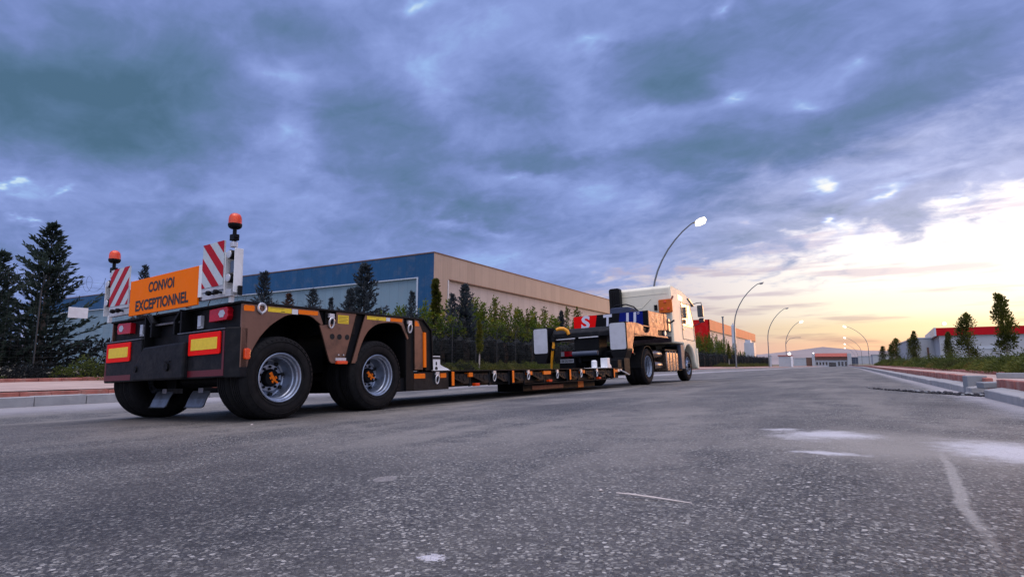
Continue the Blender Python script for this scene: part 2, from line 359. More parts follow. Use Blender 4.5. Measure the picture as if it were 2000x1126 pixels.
# ------------------------------------------------------------------ mesh builder
class MB:
    def __init__(self, off=(0, 0, 0)):
        self.v = []; self.f = []; self.mi = []; self.off = Vector(off); self.cur = 0
    def add(self, vs, fs):
        n = len(self.v)
        self.v += [tuple(Vector(p)) for p in vs]
        self.f += [tuple(i + n for i in f) for f in fs]; self.mi += [self.cur] * len(fs)
        return self
    def box(self, x0, x1, y0, y1, z0, z1):
        vs = [(x, y, z) for x in (x0, x1) for y in (y0, y1) for z in (z0, z1)]
        return self.add(vs, [(0, 1, 3, 2), (4, 6, 7, 5), (0, 4, 5, 1), (2, 3, 7, 6), (0, 2, 6, 4), (1, 5, 7, 3)])
    def prism(self, poly, axis, a0, a1):
        """poly in the two other axes in order (x: y,z; y: x,z; z: x,y), extruded along axis"""
        def p3(p, a):
            return {'x': (a, p[0], p[1]), 'y': (p[0], a, p[1]), 'z': (p[0], p[1], a)}[axis]
        n = len(poly)
        vs = [p3(p, a0) for p in poly] + [p3(p, a1) for p in poly]
        fs = [tuple(range(n - 1, -1, -1)), tuple(range(n, 2 * n))] + [(i, (i + 1) % n, n + (i + 1) % n, n + i) for i in range(n)]
        return self.add(vs, fs)
    def tube(self, pts, r, seg=8, closed=False, cap=True):
        pts = [Vector(p) for p in pts]; n = len(pts); rs = r if hasattr(r, '__len__') else [r] * n
        rings = []; prev = None
        for i, p in enumerate(pts):
            a = pts[(i - 1) % n] if (closed or i) else p; b = pts[(i + 1) % n] if (closed or i < n - 1) else p
            t = (b - a).normalized()
            if prev is None:
                ref = Vector((0, 0, 1)) if abs(t.z) < .9 else Vector((1, 0, 0))
                u = t.cross(ref).normalized()
            else:
                u = (prev - t * prev.dot(t)).normalized()
            prev = u; w = t.cross(u)
            rings.append([p + (u * math.cos(2 * math.pi * k / seg) + w * math.sin(2 * math.pi * k / seg)) * rs[i] for k in range(seg)])
        vs = [v for rg in rings for v in rg]; fs = []
        m = n if closed else n - 1
        for i in range(m):
            j = (i + 1) % n
            for k in range(seg):
                fs.append((i * seg + k, i * seg + (k + 1) % seg, j * seg + (k + 1) % seg, j * seg + k))
        if cap and not closed:
            fs.append(tuple(range(seg - 1, -1, -1))); fs.append(tuple((n - 1) * seg + k for k in range(seg)))
        return self.add(vs, fs)
    def lathe(self, prof, c, axis='z', seg=32, a0=0.0):
        """prof: (r, h) along axis through c; open profile, ends with r=0 close it"""
        c = Vector(c); vs = []; fs = []; rows = []
        for (r, h) in prof:
            row = []
            cnt = 1 if r < 1e-6 else seg
            for k in range(cnt):
                a = a0 + 2 * math.pi * k / seg; ca, sa = r * math.cos(a), r * math.sin(a)
                row.append(len(vs))
                vs.append(c + Vector({'z': (ca, sa, h), 'x': (h, ca, sa), 'y': (sa, h, ca)}[axis]))
            rows.append(row)
        for A, B in zip(rows, rows[1:]):
            for k in range(seg):
                a, b2 = A[k % len(A)], A[(k + 1) % len(A)]; d, e = B[k % len(B)], B[(k + 1) % len(B)]
                f = [a, b2, e, d]
                g = []
                for q in f:
                    if q not in g: g.append(q)
                if len(g) > 2: fs.append(tuple(g))
        return self.add(vs, fs)
    def cyl(self, p0, p1, r, seg=20):
        return self.tube([p0, p1], r, seg)
    def build(self, name, mats, parent=None, smooth=False, bevel=0.0, bseg=2):
        me = bpy.data.meshes.new(name)
        me.from_pydata([tuple(Vector(p) - self.off) for p in self.v], [], self.f)
        mats = mats if isinstance(mats, (list, tuple)) else [mats]
        for m_ in mats: me.materials.append(M[m_] if isinstance(m_, str) else m_)
        me.polygons.foreach_set('material_index', self.mi)
        bm = bmesh.new(); bm.from_mesh(me); bmesh.ops.recalc_face_normals(bm, faces=bm.faces[:]); bm.to_mesh(me); bm.free()
        o = bpy.data.objects.new(name, me); COL.objects.link(o)
        if parent: o.parent = parent
        if smooth:
            me.polygons.foreach_set('use_smooth', [True] * len(me.polygons))
            try: me.set_sharp_from_angle(angle=R(38))
            except Exception: pass
        if bevel:
            bv = o.modifiers.new('bevel', 'BEVEL'); bv.width = bevel; bv.segments = bseg; bv.limit_method = 'ANGLE'; bv.angle_limit = R(35)
        me.update()
        return o


def tag(o, label=None, cat=None, group=None, kind=None):
    if label: o['label'] = label
    if cat: o['category'] = cat
    if group: o['group'] = group
    if kind: o['kind'] = kind
    return o
def empty(name, loc=(0, 0, 0), parent=None, rot=None):
    o = bpy.data.objects.new(name, None); COL.objects.link(o)
    o.empty_display_size = .2; o.location = loc
    if rot is not None: o.rotation_euler = rot
    if parent: o.parent = parent
    return o
def children(o): return [c for c in bpy.data.objects if c.parent == o]
def copy_tree(o, parent=None):
    kids = children(o)
    c = o.copy(); COL.objects.link(c); c.parent = parent
    for k in kids: copy_tree(k, c)
    return c


_font_cache = {}
def text_mesh(s, w, h, bold=0.0, slant=0.0):
    """outline of a line of lettering as (vertices in a w x h box centred on 0, faces)"""
    cu = bpy.data.curves.new('lettering', 'FONT'); cu.body = s; cu.size = 1; cu.offset = bold; cu.resolution_u = 4; cu.shear = slant
    o = bpy.data.objects.new('lettering', cu); COL.objects.link(o)
    bpy.context.view_layer.update()
    me = bpy.data.meshes.new_from_object(o.evaluated_get(bpy.context.evaluated_depsgraph_get()))
    vs = [v.co.copy() for v in me.vertices]; fs = [tuple(p.vertices) for p in me.polygons]
    bpy.data.objects.remove(o); bpy.data.curves.remove(cu); bpy.data.meshes.remove(me)
    x0, x1 = min(v.x for v in vs), max(v.x for v in vs); y0, y1 = min(v.y for v in vs), max(v.y for v in vs)
    return [((v.x - (x0 + x1) / 2) * w / (x1 - x0), (v.y - (y0 + y1) / 2) * h / (y1 - y0)) for v in vs], fs

def clip_poly(poly, a, b, c):
    """keep the side a*x+b*y<=c of a polygon"""
    out = []
    for i in range(len(poly)):
        p, q = poly[i], poly[(i + 1) % len(poly)]
        dp, dq = a * p[0] + b * p[1] - c, a * q[0] + b * q[1] - c
        if dp <= 0: out.append(p)
        if (dp < 0) != (dq < 0) and abs(dp - dq) > 1e-12:
            t = dp / (dp - dq); out.append((p[0] + t * (q[0] - p[0]), p[1] + t * (q[1] - p[1])))
    return out
def round_rect(x0, x1, z0, z1, r, n=4):
    pts = []
    for (cx, cz, a0) in ((x1 - r, z1 - r, 0), (x0 + r, z1 - r, 90), (x0 + r, z0 + r, 180), (x1 - r, z0 + r, 270)):
        for k in range(n + 1):
            a = R(a0 + 90 * k / n); pts.append((cx + r * math.cos(a), cz + r * math.sin(a)))
    return pts

# ------------------------------------------------------------------ low loader trailer
# local frame: x = 0 the right flank (negative to the left), y along the trailer, z above the road lane
A_X, TH, DE, TW = 5.447, 2.0248, -2.224, 2.88
LANE = Matrix.Rotation(R(-TH), 3, 'Z') @ Matrix.Rotation(R(DE), 3, 'Y')
def lane(x, y, z=0.0): return LANE @ Vector((x - A_X, y, z))
def lane_root(name, x, y):
    o = empty(name, lane(x, y)); o.rotation_euler = (0, R(DE), R(-TH)); return o

TO = (-1.44, 8.5, 0)
trailer = lane_root('low_loader_trailer', TO[0], TO[1])
tag(trailer, 'black and taupe low loader trailer with an orange warning sign, red striped boards and beacons', 'trailer')
def tb(): return MB(TO)
def tp(mb, name, m, **k): return mb.build(name, m, trailer, **k)

def make_wheel(parent, dual=True, k=1.0, emblem=True):
    """wheel about the axle centre, outer face towards +x; x = 0 is the outer rim flange"""
    w = empty('wheel', (0, 0, 0), parent)
    ro, rr, tw = .452 * k, .264 * k, .225 * k
    def tyre(xo):
        t = MB()
        prof = [(rr, xo - .008), (rr + .010, xo + .006), (rr + .05 * k, xo + .022), (rr + .10 * k, xo + .026), (ro - .045 * k, xo + .012), (ro - .018 * k, xo - .004), (ro - .004, xo - .024), (ro, xo - .045)]
        gw = tw - .09
        for i in range(4):
            g = xo - .045 - gw * (i + .5) / 4
            prof += [(ro, g + .012), (ro - .012, g + .009), (ro - .012, g - .003), (ro, g - .006)]
        xi = xo - tw
        prof += [(ro, xi + .045), (ro - .018 * k, xi + .004), (ro - .045 * k, xi - .012), (rr + .10 * k, xi - .026), (rr + .05 * k, xi - .022), (rr, xi + .008), (rr - .03, xi + .02)]
        t.lathe(prof, (0, 0, 0), 'x', 56)
        # shoulder lugs and sidewall ribs
        for q in range(44):
            a = 2 * math.pi * q / 44; ca, sa = math.cos(a), math.sin(a); da = .028
            for (x0, x1, r0, r1) in ((xo - .03, xo + .012, ro - .040 * k, ro - .006),):
                pts = []
                for (aa, rad, xx) in ((a - da, r0, x1), (a + da, r0, x1), (a + da * .8, r1, x0), (a - da * .8, r1, x0)):
                    pts.append((xx + .006, rad * math.cos(aa), rad * math.sin(aa)))
                base = [(p[0] - .012, p[1] * .985, p[2] * .985) for p in pts]
                t.add(pts + base, [(0, 1, 2, 3), (0, 1, 5, 4), (1, 2, 6, 5), (2, 3, 7, 6), (3, 0, 4, 7)])
        for rad in (rr + .035 * k, rr + .125 * k):
            t.tube([(xo + .024, rad * math.cos(2 * math.pi * q / 40), rad * math.sin(2 * math.pi * q / 40)) for q in range(40)], .004, 5, closed=True)
        t.build('tyre', 'tyre', w, smooth=True)
    tyre(-.012)
    if dual: tyre(-.012 - tw - .025)
    r = MB()
    d = 1.0 if dual else 0.0
    if dual:
        prof = [(rr - .012, -.035), (rr, -.012), (rr + .004, 0), (rr - .004, .004), (rr - .014, -.002), (rr - .020, -.030), (rr - .034, -.040), (rr - .036, -.085), (rr - .046, -.095), (rr - .048, -.190),
                (rr - .055, -.245), (rr - .070, -.252), (.156 * k, -.232), (.150 * k, -.205), (.145 * k, -.200), (.104 * k, -.200), (.102 * k, -.235), (0, -.235)]
        r.lathe([(a, b * k) for a, b in prof], (0, 0, 0), 'x', 56)
    else:
        prof = [(rr - .012, -.035), (rr, -.012), (rr + .004, 0), (rr - .004, .004), (rr - .016, -.004), (rr - .022, -.05), (rr - .05, -.06), (rr - .07, -.035), (.165, .015), (.150, .028), (.105, .028), (.10, .02), (0, .02)]
        r.lathe(prof, (0, 0, 0), 'x', 56)
    hb = MB()
    nb = 10
    rx = (-.200 * k if dual else .026)
    for q in range(nb):
        a = 2 * math.pi * (q + .5) / nb; c = (rx, .122 * k * math.cos(a), .122 * k * math.sin(a))
        hb.lathe([(.017 * k, -.01), (.016 * k, .010), (.010 * k, .014), (.010 * k, .026), (.0, .028)], c, 'x', 6)
    if dual: hb.lathe([(.094 * k, -.235 * k), (.094 * k, -.165 * k), (.082 * k, -.148 * k), (.050 * k, -.140 * k), (0, -.138 * k)], (0, 0, 0), 'x', 28)
    else: hb.lathe([(.088, .02), (.085, .075), (.07, .092), (0, .096)], (0, 0, 0), 'x', 28)
    hb.build('hub_cap', 'black', w, smooth=True)
    h = r; h.cur = 1
    nh = 8
    for q in range(nh):
        a = 2 * math.pi * (q + .25) / nh
        if dual:
            cy = .181 * k * math.cos(a); cz = .181 * k * math.sin(a)
            h.lathe([(.021 * k, -.02), (.021 * k, .022), (0, .022)], (-.236 * k, cy, cz), 'x', 14)
        else:
            cy = .190 * math.cos(a); cz = .190 * math.sin(a)
            h.lathe([(.026, -.03), (.026, .012), (0, .012)], (-.012, cy, cz), 'x', 14)
    r.build('rim', ['rim', 'hole'], w, smooth=True)
    if emblem:
        e = MB(); X0, X1 = -.142 * k, -.133 * k
        s = 1.25
        for poly in ([(-.040, .040), (-.012, .052), (-.002, .030), (-.026, .020)], [(-.028, .022), (-.004, .030), (.018, .002), (-.008, -.010)], [(-.008, -.008), (.018, .004), (.034, -.026), (.010, -.036)],
                     [(.012, -.030), (.030, -.024), (.054, -.040), (.048, -.052)], [(-.034, .004), (-.022, .010), (-.012, -.010), (-.026, -.014)], [(.020, .010), (.030, .016), (.042, -.004), (.032, -.010)], [(-.012, -.022), (.002, -.026), (.006, -.046), (-.006, -.046)]):
            e.prism([(p[0] * s, p[1] * s) for p in poly], 'x', X0, X1)
        e.build('hub_emblem', 'orange', w)
    return w

WH_Y = (3.873, 5.312)
wheel0 = make_wheel(trailer)
wheel0.location = (-.004 - TO[0], WH_Y[0] - TO[1], .447)
for (x, y, flip) in ((-.004, WH_Y[1], 0), (-TW + .035, WH_Y[0], 1), (-TW + .035, WH_Y[1], 1)):
    w = copy_tree(wheel0, trailer); w.location = (x - TO[0], y - TO[1], .447)
    w.rotation_euler = (R(17 + 20 * flip), 0, math.pi * flip)

# --- rear bogie body
b = tb(); b.prism([(3.37, 1.222), (6.20, 1.222), (6.20, 1.246), (3.37, 1.246)], 'x', -TW, .012)
b.prism([(6.20, 1.222), (6.37, 1.075), (6.39, .50), (6.405, .50), (6.388, 1.085), (6.20, 1.246)], 'x', -TW, .012)
tp(b, 'deck_plate', 'black', bevel=.004)
b = tb(); b.box(-TW + .80, -.80, 3.42, 6.36, .62, 1.221)
b.box(-TW + .02, -.02, 5.86, 6.02, .22, 1.221); b.box(-TW + .02, -.02, 4.47, 4.93, .95, 1.22)
b.box(-TW + .55, -.55, 4.50, 4.88, .5, 1.0)
for yy in WH_Y:
    b.cyl((-TW + .3, yy, .447), (-.3, yy, .447), .085, 16); b.box(-TW + .72, -TW + .95, yy - .12, yy + .35, .30, .62); b.box(-.95, -.72, yy - .12, yy + .35, .30, .62)
b.box(-TW + .05, -.05, 5.66, 6.01, .215, .40)
b.box(-TW + .60, -.60, 6.02, 6.38, .24, 1.20)
tp(b, 'chassis_frame', 'black', bevel=.008)
arch1 = [(3.475, .56), (3.485, .62), (3.50, .69), (3.54, .77), (3.60, .87), (3.66, .94), (3.72, 1.0), (3.78, 1.045), (3.85, 1.09), (3.90, 1.118), (3.96, 1.14), (4.05, 1.152), (4.15, 1.153), (4.23, 1.147), (4.28, 1.128), (4.32, 1.10)]
for side in (0, 1):
    sx = lambda a: a if not side else -TW - a
    def pr(mb, poly, a0, a1): mb.prism(poly, 'x', sx(a0), sx(a1))
    b = tb(); pr(b, [(3.39, 1.221), (3.39, .56)] + arch1 + [(4.40, 1.05), (4.425, 1.062), (4.355, 1.221)], -.022, 0); tp(b, 'wheel_arch_panel', 'taupe', bevel=.003)
    b = tb(); pr(b, [(4.372, 1.05), (4.43, .9), (4.48, .75), (4.525, .63), (4.555, .60), (4.722, .60), (4.748, .625), (4.935, 1.221), (4.62, 1.221), (4.62, 1.08), (4.43, 1.05)], -.022, 0); tp(b, 'skirt_panel', 'taupe', bevel=.003)
    b = tb(); pr(b, [(5.09, 1.221), (4.872, .60), (4.925, .60), (4.955, .635), (4.97, .71), (5.02, .83), (5.05, .89), (5.08, .94), (5.125, 1.0), (5.17, 1.04), (5.215, 1.07), (5.26, 1.095), (5.32, 1.118), (5.40, 1.135), (5.52, 1.148), (5.63, 1.15), (5.70, 1.142), (5.75, 1.12), (5.80, 1.04), (5.87, .93), (5.897, .945), (5.84, 1.06), (5.79, 1.17), (5.79, 1.221)], -.022, 0); tp(b, 'wheel_arch_panel', 'taupe', bevel=.003)
    b = tb(); pr(b, [(6.022, 1.221), (6.10, 1.215), (6.19, 1.055), (6.19, .51), (6.022, .51)], -.022, 0); tp(b, 'front_panel', 'taupe', bevel=.003)
    b = tb(); pr(b, [(6.10, 1.221), (6.20, 1.221), (6.368, 1.075), (6.388, .495), (6.255, .495), (6.255, 1.05), (6.195, 1.06)], -.05, -.006); tp(b, 'side_frame', 'black', bevel=.004); b = tb(); pr(b, [(4.36, 1.221), (4.40, 1.06), (4.62, 1.085), (4.62, 1.221)], -.10, -.05); tp(b, 'ring_pocket', 'black'); b = tb(); pr(b, [(4.93, 1.221), (5.09, 1.221), (4.875, .61), (4.745, .61)], -.06, -.035); tp(b, 'slot_plate', 'black'); b = tb(); pr(b, [(5.79, 1.221), (5.855, 1.05), (5.855, .9), (6.02, .9), (6.02, 1.221)], -.06, -.03)  # black plate in the diagonal gap paints the dark of an open slot
    tp(b, 'side_frame', 'black', bevel=.004)
    # bent mudguard under each arch
    for yy in WH_Y:
        b = tb(); pts = [(yy + .53 * math.cos(R(a)), .447 + .60 * math.sin(R(a))) for a in range(15, 166, 10)]
        b.prism(pts + [(yy + (p[0] - yy) * .975, .447 + (p[1] - .447) * .975) for p in reversed(pts)], 'x', sx(-.62), sx(-.03)); pass

# right flank fittings
def ring(y, z, x=.012, sc=1.0, parent=trailer, name='lashing_ring', nx=0):
    b = tb()
    lp = [(x + .012 + .01 * math.sin(t), y + .036 * sc * math.cos(t) * (1 + .12 * math.sin(t)), z - .02 * sc + .058 * sc * math.sin(t)) for t in [2 * math.pi * q / 24 for q in range(24)]]
    b.tube(lp, .0105 * sc, 8, closed=True)
    b.box(x - .015, x + .018, y - .036 * sc, y + .036 * sc, z + .046 * sc, z + .092 * sc)
    b.cyl((x + .004, y - .045 * sc, z + .052 * sc), (x + .004, y + .045 * sc, z + .052 * sc), .012 * sc, 10)
    return b.build(name, 'galv', parent, smooth=True)
b = tb(); b.tube([(.014, 3.61 + .044 * math.cos(2 * math.pi * q / 24), 1.185 + .048 * math.sin(2 * math.pi * q / 24) - (.012 if q == 18 else 0)) for q in range(24)], .0125, 8, closed=True); b.box(-.01, .016, 3.585, 3.635, 1.215, 1.232)
tp(b, 'lashing_ring', 'galv', smooth=True)
ring(4.53, 1.10); ring(5.90, 1.105)
def film(name, m, y0, y1, z0, z1, x=.0035, r=.012):
    b = tb(); b.prism(round_rect(y0, y1, z0, z1, r, 3), 'x', -.004, x); return tp(b, name, m)
film('side_reflector', 'orange', 3.41, 3.53, 1.145, 1.205); 
film('side_reflector', 'orange', 4.075, 4.345, 1.158, 1.207); film('side_reflector', 'orange', 5.535, 5.765, 1.168, 1.212)
for (y0, y1, z0, z1) in ((3.69, 3.985, 1.155, 1.207), (5.115, 5.455, 1.165, 1.212), (4.642, 4.81, 1.085, 1.188)):
    lb = film('warning_label', 'yellow', y0, y1, z0, z1, .003, .004)
    b = tb()
    if z1 - z0 > .09:
        for q in range(5): b.box(.003, .0042, y0 + .012, y1 - .012 - .02 * (q % 2), z0 + .014 + q * .017, z0 + .018 + q * .017)
    else:
        b.box(.003, .0042, y0 + .16, y0 + .21, z0 + .008, z0 + .014); b.box(.003, .0042, y0 + .02, y1 - .10, z1 - .010, z1 - .007)
    b.build('label_print', 'ink', lb)
for (y0, y1, z0, z1) in ((3.99, 4.068, 1.150, 1.207), (5.46, 5.53, 1.165, 1.212)): film('type_plate', 'white', y0, y1, z0, z1, .003, .004)
b = tb(); b.prism([(6.025, 1.20), (6.065, 1.20), (6.105, 1.16), (6.115, 1.13), (6.025, 1.13)], 'x', -.004, .0035); tp(b, 'side_reflector', 'orange')
b = tb(); b.box(-.03, .016, 6.20, 6.252, .54, 1.045); tp(b, 'reflective_strip', 'orange', bevel=.006)
for yy in (4.56, 4.67, 4.79):
    b = tb(); b.lathe([(.034, -.01), (.034, .0035), (0, .0035)], (0, yy, .92), 'x', 20); tp(b, 'panel_hole', 'hole')
for (y, z, h) in ((3.455, .695, .058),):
    b = tb(); b.prism(round_rect(y - .03, y + .03, z - h, z + h, .02, 4), 'x', -.01, .035); tp(b, 'side_marker_lamp', 'amber', bevel=.008)
b = tb(); b.box(-.02, .03, 4.62, 4.78, .588, .628); lampb = tp(b, 'side_marker_lamp', 'amber', bevel=.008)
b = tb(); b.box(-.02, .012, 4.61, 4.77, .630, .664); b.build('lamp_bracket', 'galv', lampb, bevel=.003)
for (yy, zz) in ((4.66, .70), (4.735, .70)):
    b = tb(); b.lathe([(.009, -.004), (.009, .006), (.004, .010), (0, .010)], (0, yy, zz), 'x', 10); tp(b, 'panel_bolt', 'galv', smooth=True)

# --- rear face
YR = 3.29
for side in (0, 1):
    fx = lambda a: a if not side else -TW - a
    b = tb(); b.prism([(fx(-.115), YR), (fx(0), 3.39), (fx(0), 3.475), (fx(-.03), 3.475), (fx(-.03), 3.42), (fx(-.115), YR + .05)], 'z', .455, .975); tp(b, 'corner_guard', 'dark', bevel=.012)
    b = tb(); b.prism([(fx(-.115), YR), (fx(-1.03), YR), (fx(-1.03), YR + .10), (fx(-.115), YR + .10)], 'z', .465, .955); panel = tp(b, 'rear_panel', 'dark', bevel=.01)
    b = tb(); b.prism([(fx(-.12), .955), (fx(-1.03), .955), (fx(-1.03), .967), (fx(-.12), .967)], 'y', YR - .012, YR + .06); b.build('panel_lip', 'steel', panel, bevel=.003)
    b = tb(); b.box(min(fx(-.122), fx(-.155)), max(fx(-.122), fx(-.155)), YR - .002, YR + .01, .48, .94); b.box(min(fx(-.155), fx(-.80)), max(fx(-.155), fx(-.80)), YR - .002, YR + .01, .48, .545); b.build('contour_film', 'darkred', panel)
    # red and yellow rear plate
    xa, xb_ = sorted((fx(-.178), fx(-.782)))
    b = tb(); b.prism(round_rect(xa, xb_, .706, .938, .018, 3), 'y', YR - .016, YR - .002); pl = tp(b, 'rear_marking_plate', 'redfilm', bevel=.002)
    b = tb(); b.prism(round_rect(xa + .055, xb_ - .050, .760, .882, .004, 2), 'y', YR - .0185, YR - .014); b.build('plate_centre', 'yellow', pl)
    # lamp housing above
    b = tb(); b.prism([(fx(-1.18), .967), (fx(-1.18), 1.13), (fx(-1.06), 1.222), (fx(-.012), 1.222), (fx(-.012), .975)], 'y', YR + .13, YR + .30)
    b.prism([(fx(-1.20), .967), (fx(-1.20), 1.14), (fx(-1.07), 1.246), (fx(-1.04), 1.235), (fx(-1.165), 1.125), (fx(-1.165), .967)], 'y', YR + .02, YR + .30); hs = tp(b, 'lamp_housing', 'black', bevel=.004)
    xo, xi = fx(-.20), fx(-.555)
    s = 1 if not side else -1
    b = tb(); b.prism([(xi, 1.06), (xi, 1.195), (xo - .03 * s, 1.205), (xo, 1.165), (xo - .012 * s, 1.135), (xo, 1.105), (xo - .03 * s, 1.065)], 'y', YR + .07, YR + .14); tl = tp(b, 'tail_lamp', 'redlens', bevel=.006)
    hx = xo - .115 * s
    b = tb(); b.prism([(hx + .062 * math.cos(R(60 * q)), 1.135 + .045 * math.sin(R(60 * q))) for q in range(6)], 'y', YR + .066, YR + .075); b.build('lamp_reflector', 'clear', tl, bevel=.002)
    xx = fx(-.79)
    b = tb(); b.box(xx - .032, xx + .032, YR + .09, YR + .14, 1.03, 1.155); b.cyl((xx - .05, YR + .11, 1.02), (xx + .05, YR + .11, 1.02), .012, 10); tp(b, 'marker_lamp', 'clear', bevel=.008)
b = tb(); b.prism([(-1.70, .845), (-1.05, .86), (-.80, .86), (-.80, .465), (-1.93, .465), (-1.95, .55)], 'y', YR - .055, YR + .30); tp(b, 'rear_beam', 'dark', bevel=.02)
b = tb(); b.box(-1.83, -1.04, YR + .42, YR + .46, .8, 1.22); b.box(-1.86, -1.83, YR + .02, YR + .45, .84, 1.22); b.box(-1.05, -1.02, YR + .02, YR + .45, .84, 1.22); tp(b, 'ramp_channel', 'black')
b = tb(); b.prism([(YR + .06, 1.10), (YR + .42, 1.215), (YR + .42, 1.235), (YR + .055, 1.12)], 'x', -1.82, -1.06); tp(b, 'ramp_flap', 'steel', bevel=.003)
b = tb(); b.cyl((-1.83, YR - .07, .60), (-1.83, YR - .04, .60), .035, 16); tp(b, 'socket', 'black'); b = tb(); b.cyl((-1.12, YR - .075, .60), (-1.12, YR - .04, .60), .042, 16); b.box(-1.18, -1.06, YR - .07, YR - .05, .655, .668); tp(b, 'socket', 'black')
# bent steel axle guards seen below the beam
for xx in (-1.81, -1.01):
    b = tb(); pts = [(3.57, .325), (3.55, .29), (3.525, .24), (3.505, .19), (3.49, .15), (3.47, .142)]
    b.prism([(p[0], p[1]) for p in pts] + [(p[0] + .014, p[1] + .006) for p in reversed(pts)], 'x', xx - .185, xx + .185); b.box(xx - .05, xx + .05, 3.56, 3.75, .30, .36)
    tp(b, 'axle_guard', 'steel', smooth=False)

# --- warning sign, striped boards, beacons
b = tb(); b.box(-2.205, -.665, YR - .012, YR + .012, 1.256, 1.690); sign = tp(b, 'warning_sign', 'sign', bevel=.004)
for (s, w, h, x, z) in (('CONVOI', .585, .125, -1.455, 1.568), ('EXCEPTIONNEL', 1.20, .132, -1.440, 1.365)):
    vs, fs = text_mesh(s, w, h, .036)
    b = tb(); b.add([(x + v[0], YR - .0145, z + v[1]) for v in vs], fs); b.build('sign_lettering', 'ink', sign)
b = tb(); b.box(-.663, -.598, YR - .008, YR + .014, 1.335, 1.692); b.build('sign_edge', 'white', sign, bevel=.002)
b = tb(); b.box(-2.20, -.60, YR + .013, YR + .045, 1.30, 1.34); b.box(-2.20, -.60, YR + .013, YR + .045, 1.60, 1.64); b.box(-1.95, -1.90, YR + .02, YR + .06, 1.246, 1.60); b.box(-.95, -.90, YR + .02, YR + .06, 1.246, 1.60); b.build('sign_bracket', 'steel', sign)
for side in (0, 1):
    x0, x1 = ((-.594, -.192), (-2.748, -2.258))[side]
    if side: x0, x1 = -2.762, -2.268
    z0, z1 = 1.422, 1.902
    b = tb(); b.box(x0, x1, YR - .008, YR + .010, z0, z1)
    b.cur = 1
    P = .27
    for q in range(-3, 6):
        if not side: c0 = -P * q; strip = clip_poly(clip_poly([(x0, z0), (x1, z0), (x1, z1), (x0, z1)], 1, 1, (x0 + z1) + P * q + .125), -1, -1, -((x0 + z1) + P * q - .005))
        else: strip = clip_poly(clip_poly([(x0, z0), (x1, z0), (x1, z1), (x0, z1)], -1, 1, (-x1 + z1) + P * q + .125), 1, -1, -((-x1 + z1) + P * q - .005))
        if len(strip) > 2: b.prism(strip, 'y', YR - .0105, YR - .007)
    bd = tp(b, 'striped_board', ['stripewhite', 'stripered'])
    b = tb(); b.box(x0 - .005, x1 + .005, YR - .004, YR + .03, z0 - .045, z0); b.box(x0 - .02, x1 + .12 if not side else x1 + .02, YR + .01, YR + .06, z0 - .125, z0 - .05); b.build('board_mount', 'greyplate', bd, bevel=.004)
    for xk in (x0 + .22, x0 + .36):
        b = tb(); b.lathe([(0, -.05), (.022, -.045), (.028, -.02), (.022, .0), (.012, .01), (.012, .06)], (xk, YR - .03, z0 - .075), 'y', 14); b.build('clamp_knob', 'black', bd, smooth=True)
    # lamp carrier and beacon
    bx = -.085 if not side else -TW + .05
    s = 1 if not side else -1
    b = tb(); lo, hi = sorted((bx - .10, bx + .065))
    b.prism([(lo, 1.315), (hi, 1.315), (hi, 1.80), (lo + .06, 1.80), (lo, 1.74)], 'y', YR + .09, YR + .105); b.box(lo, lo + .012, YR - .0, YR + .10, 1.32, 1.77); b.box(hi - .012, hi, YR + .01, YR + .10, 1.33, 1.80); b.box(lo + .03, lo + .07, YR + .04, YR + .08, 1.235, 1.33)
    car = tp(b, 'lamp_carrier', 'white', bevel=.003)
    for zz in (1.735, 1.485):
        b = tb(); b.lathe([(.0, .045), (.043, .04), (.05, .0), (.05, -.045), (.043, -.055)], (bx - .01, YR + .045, zz), 'y', 22); wl = b.build('work_lamp', 'black', car, smooth=True)
        b = tb(); b.lathe([(.044, -.052), (.040, -.060), (.0, -.066)], (bx - .01, YR + .045, zz), 'y', 22); b.build('work_lamp_glass', 'clear', car, smooth=True)
    b = tb(); b.prism(round_rect(bx - .055, bx + .03, 1.545, 1.675, .02, 3), 'y', YR + .03, YR + .09); b.build('lamp_window', 'glass', car, bevel=.004)
    b = tb(); b.box(hi + .004, hi + .035, YR + .05, YR + .09, 1.30, 1.40); b.build('cable_box', 'black', car, bevel=.004)
    kx = -.125 if not side else -TW + .008
    b = tb(); b.lathe([(.0, 2.030), (.045, 2.030), (.062, 2.042), (.070, 2.062), (.070, 2.080), (.0, 2.082)], (kx, YR + .06, 0), 'z', 28); b.cyl((kx, YR + .06, 1.83), (kx, YR + .06, 2.035), .020, 14); b.cyl((kx - .045, YR + .06, 1.935), (kx + .075, YR + .06, 1.928), .011, 10); b.box(kx - .04, kx + .04, YR + .03, YR + .09, 1.90, 1.965)
    bc = tp(b, 'beacon', 'black', smooth=True)
    b = tb(); b.box(kx - .028, kx + .03, YR + .03, YR + .085, 1.825, 1.885); b.build('beacon_clamp', 'galv', bc, bevel=.005)
    b = tb(); b.lathe([(.066, 2.080), (.066, 2.13), (.062, 2.158), (.050, 2.182), (.028, 2.196), (0, 2.200)], (kx, YR + .06, 0), 'z', 30); b.build('beacon_lens', 'amber', bc, smooth=True)

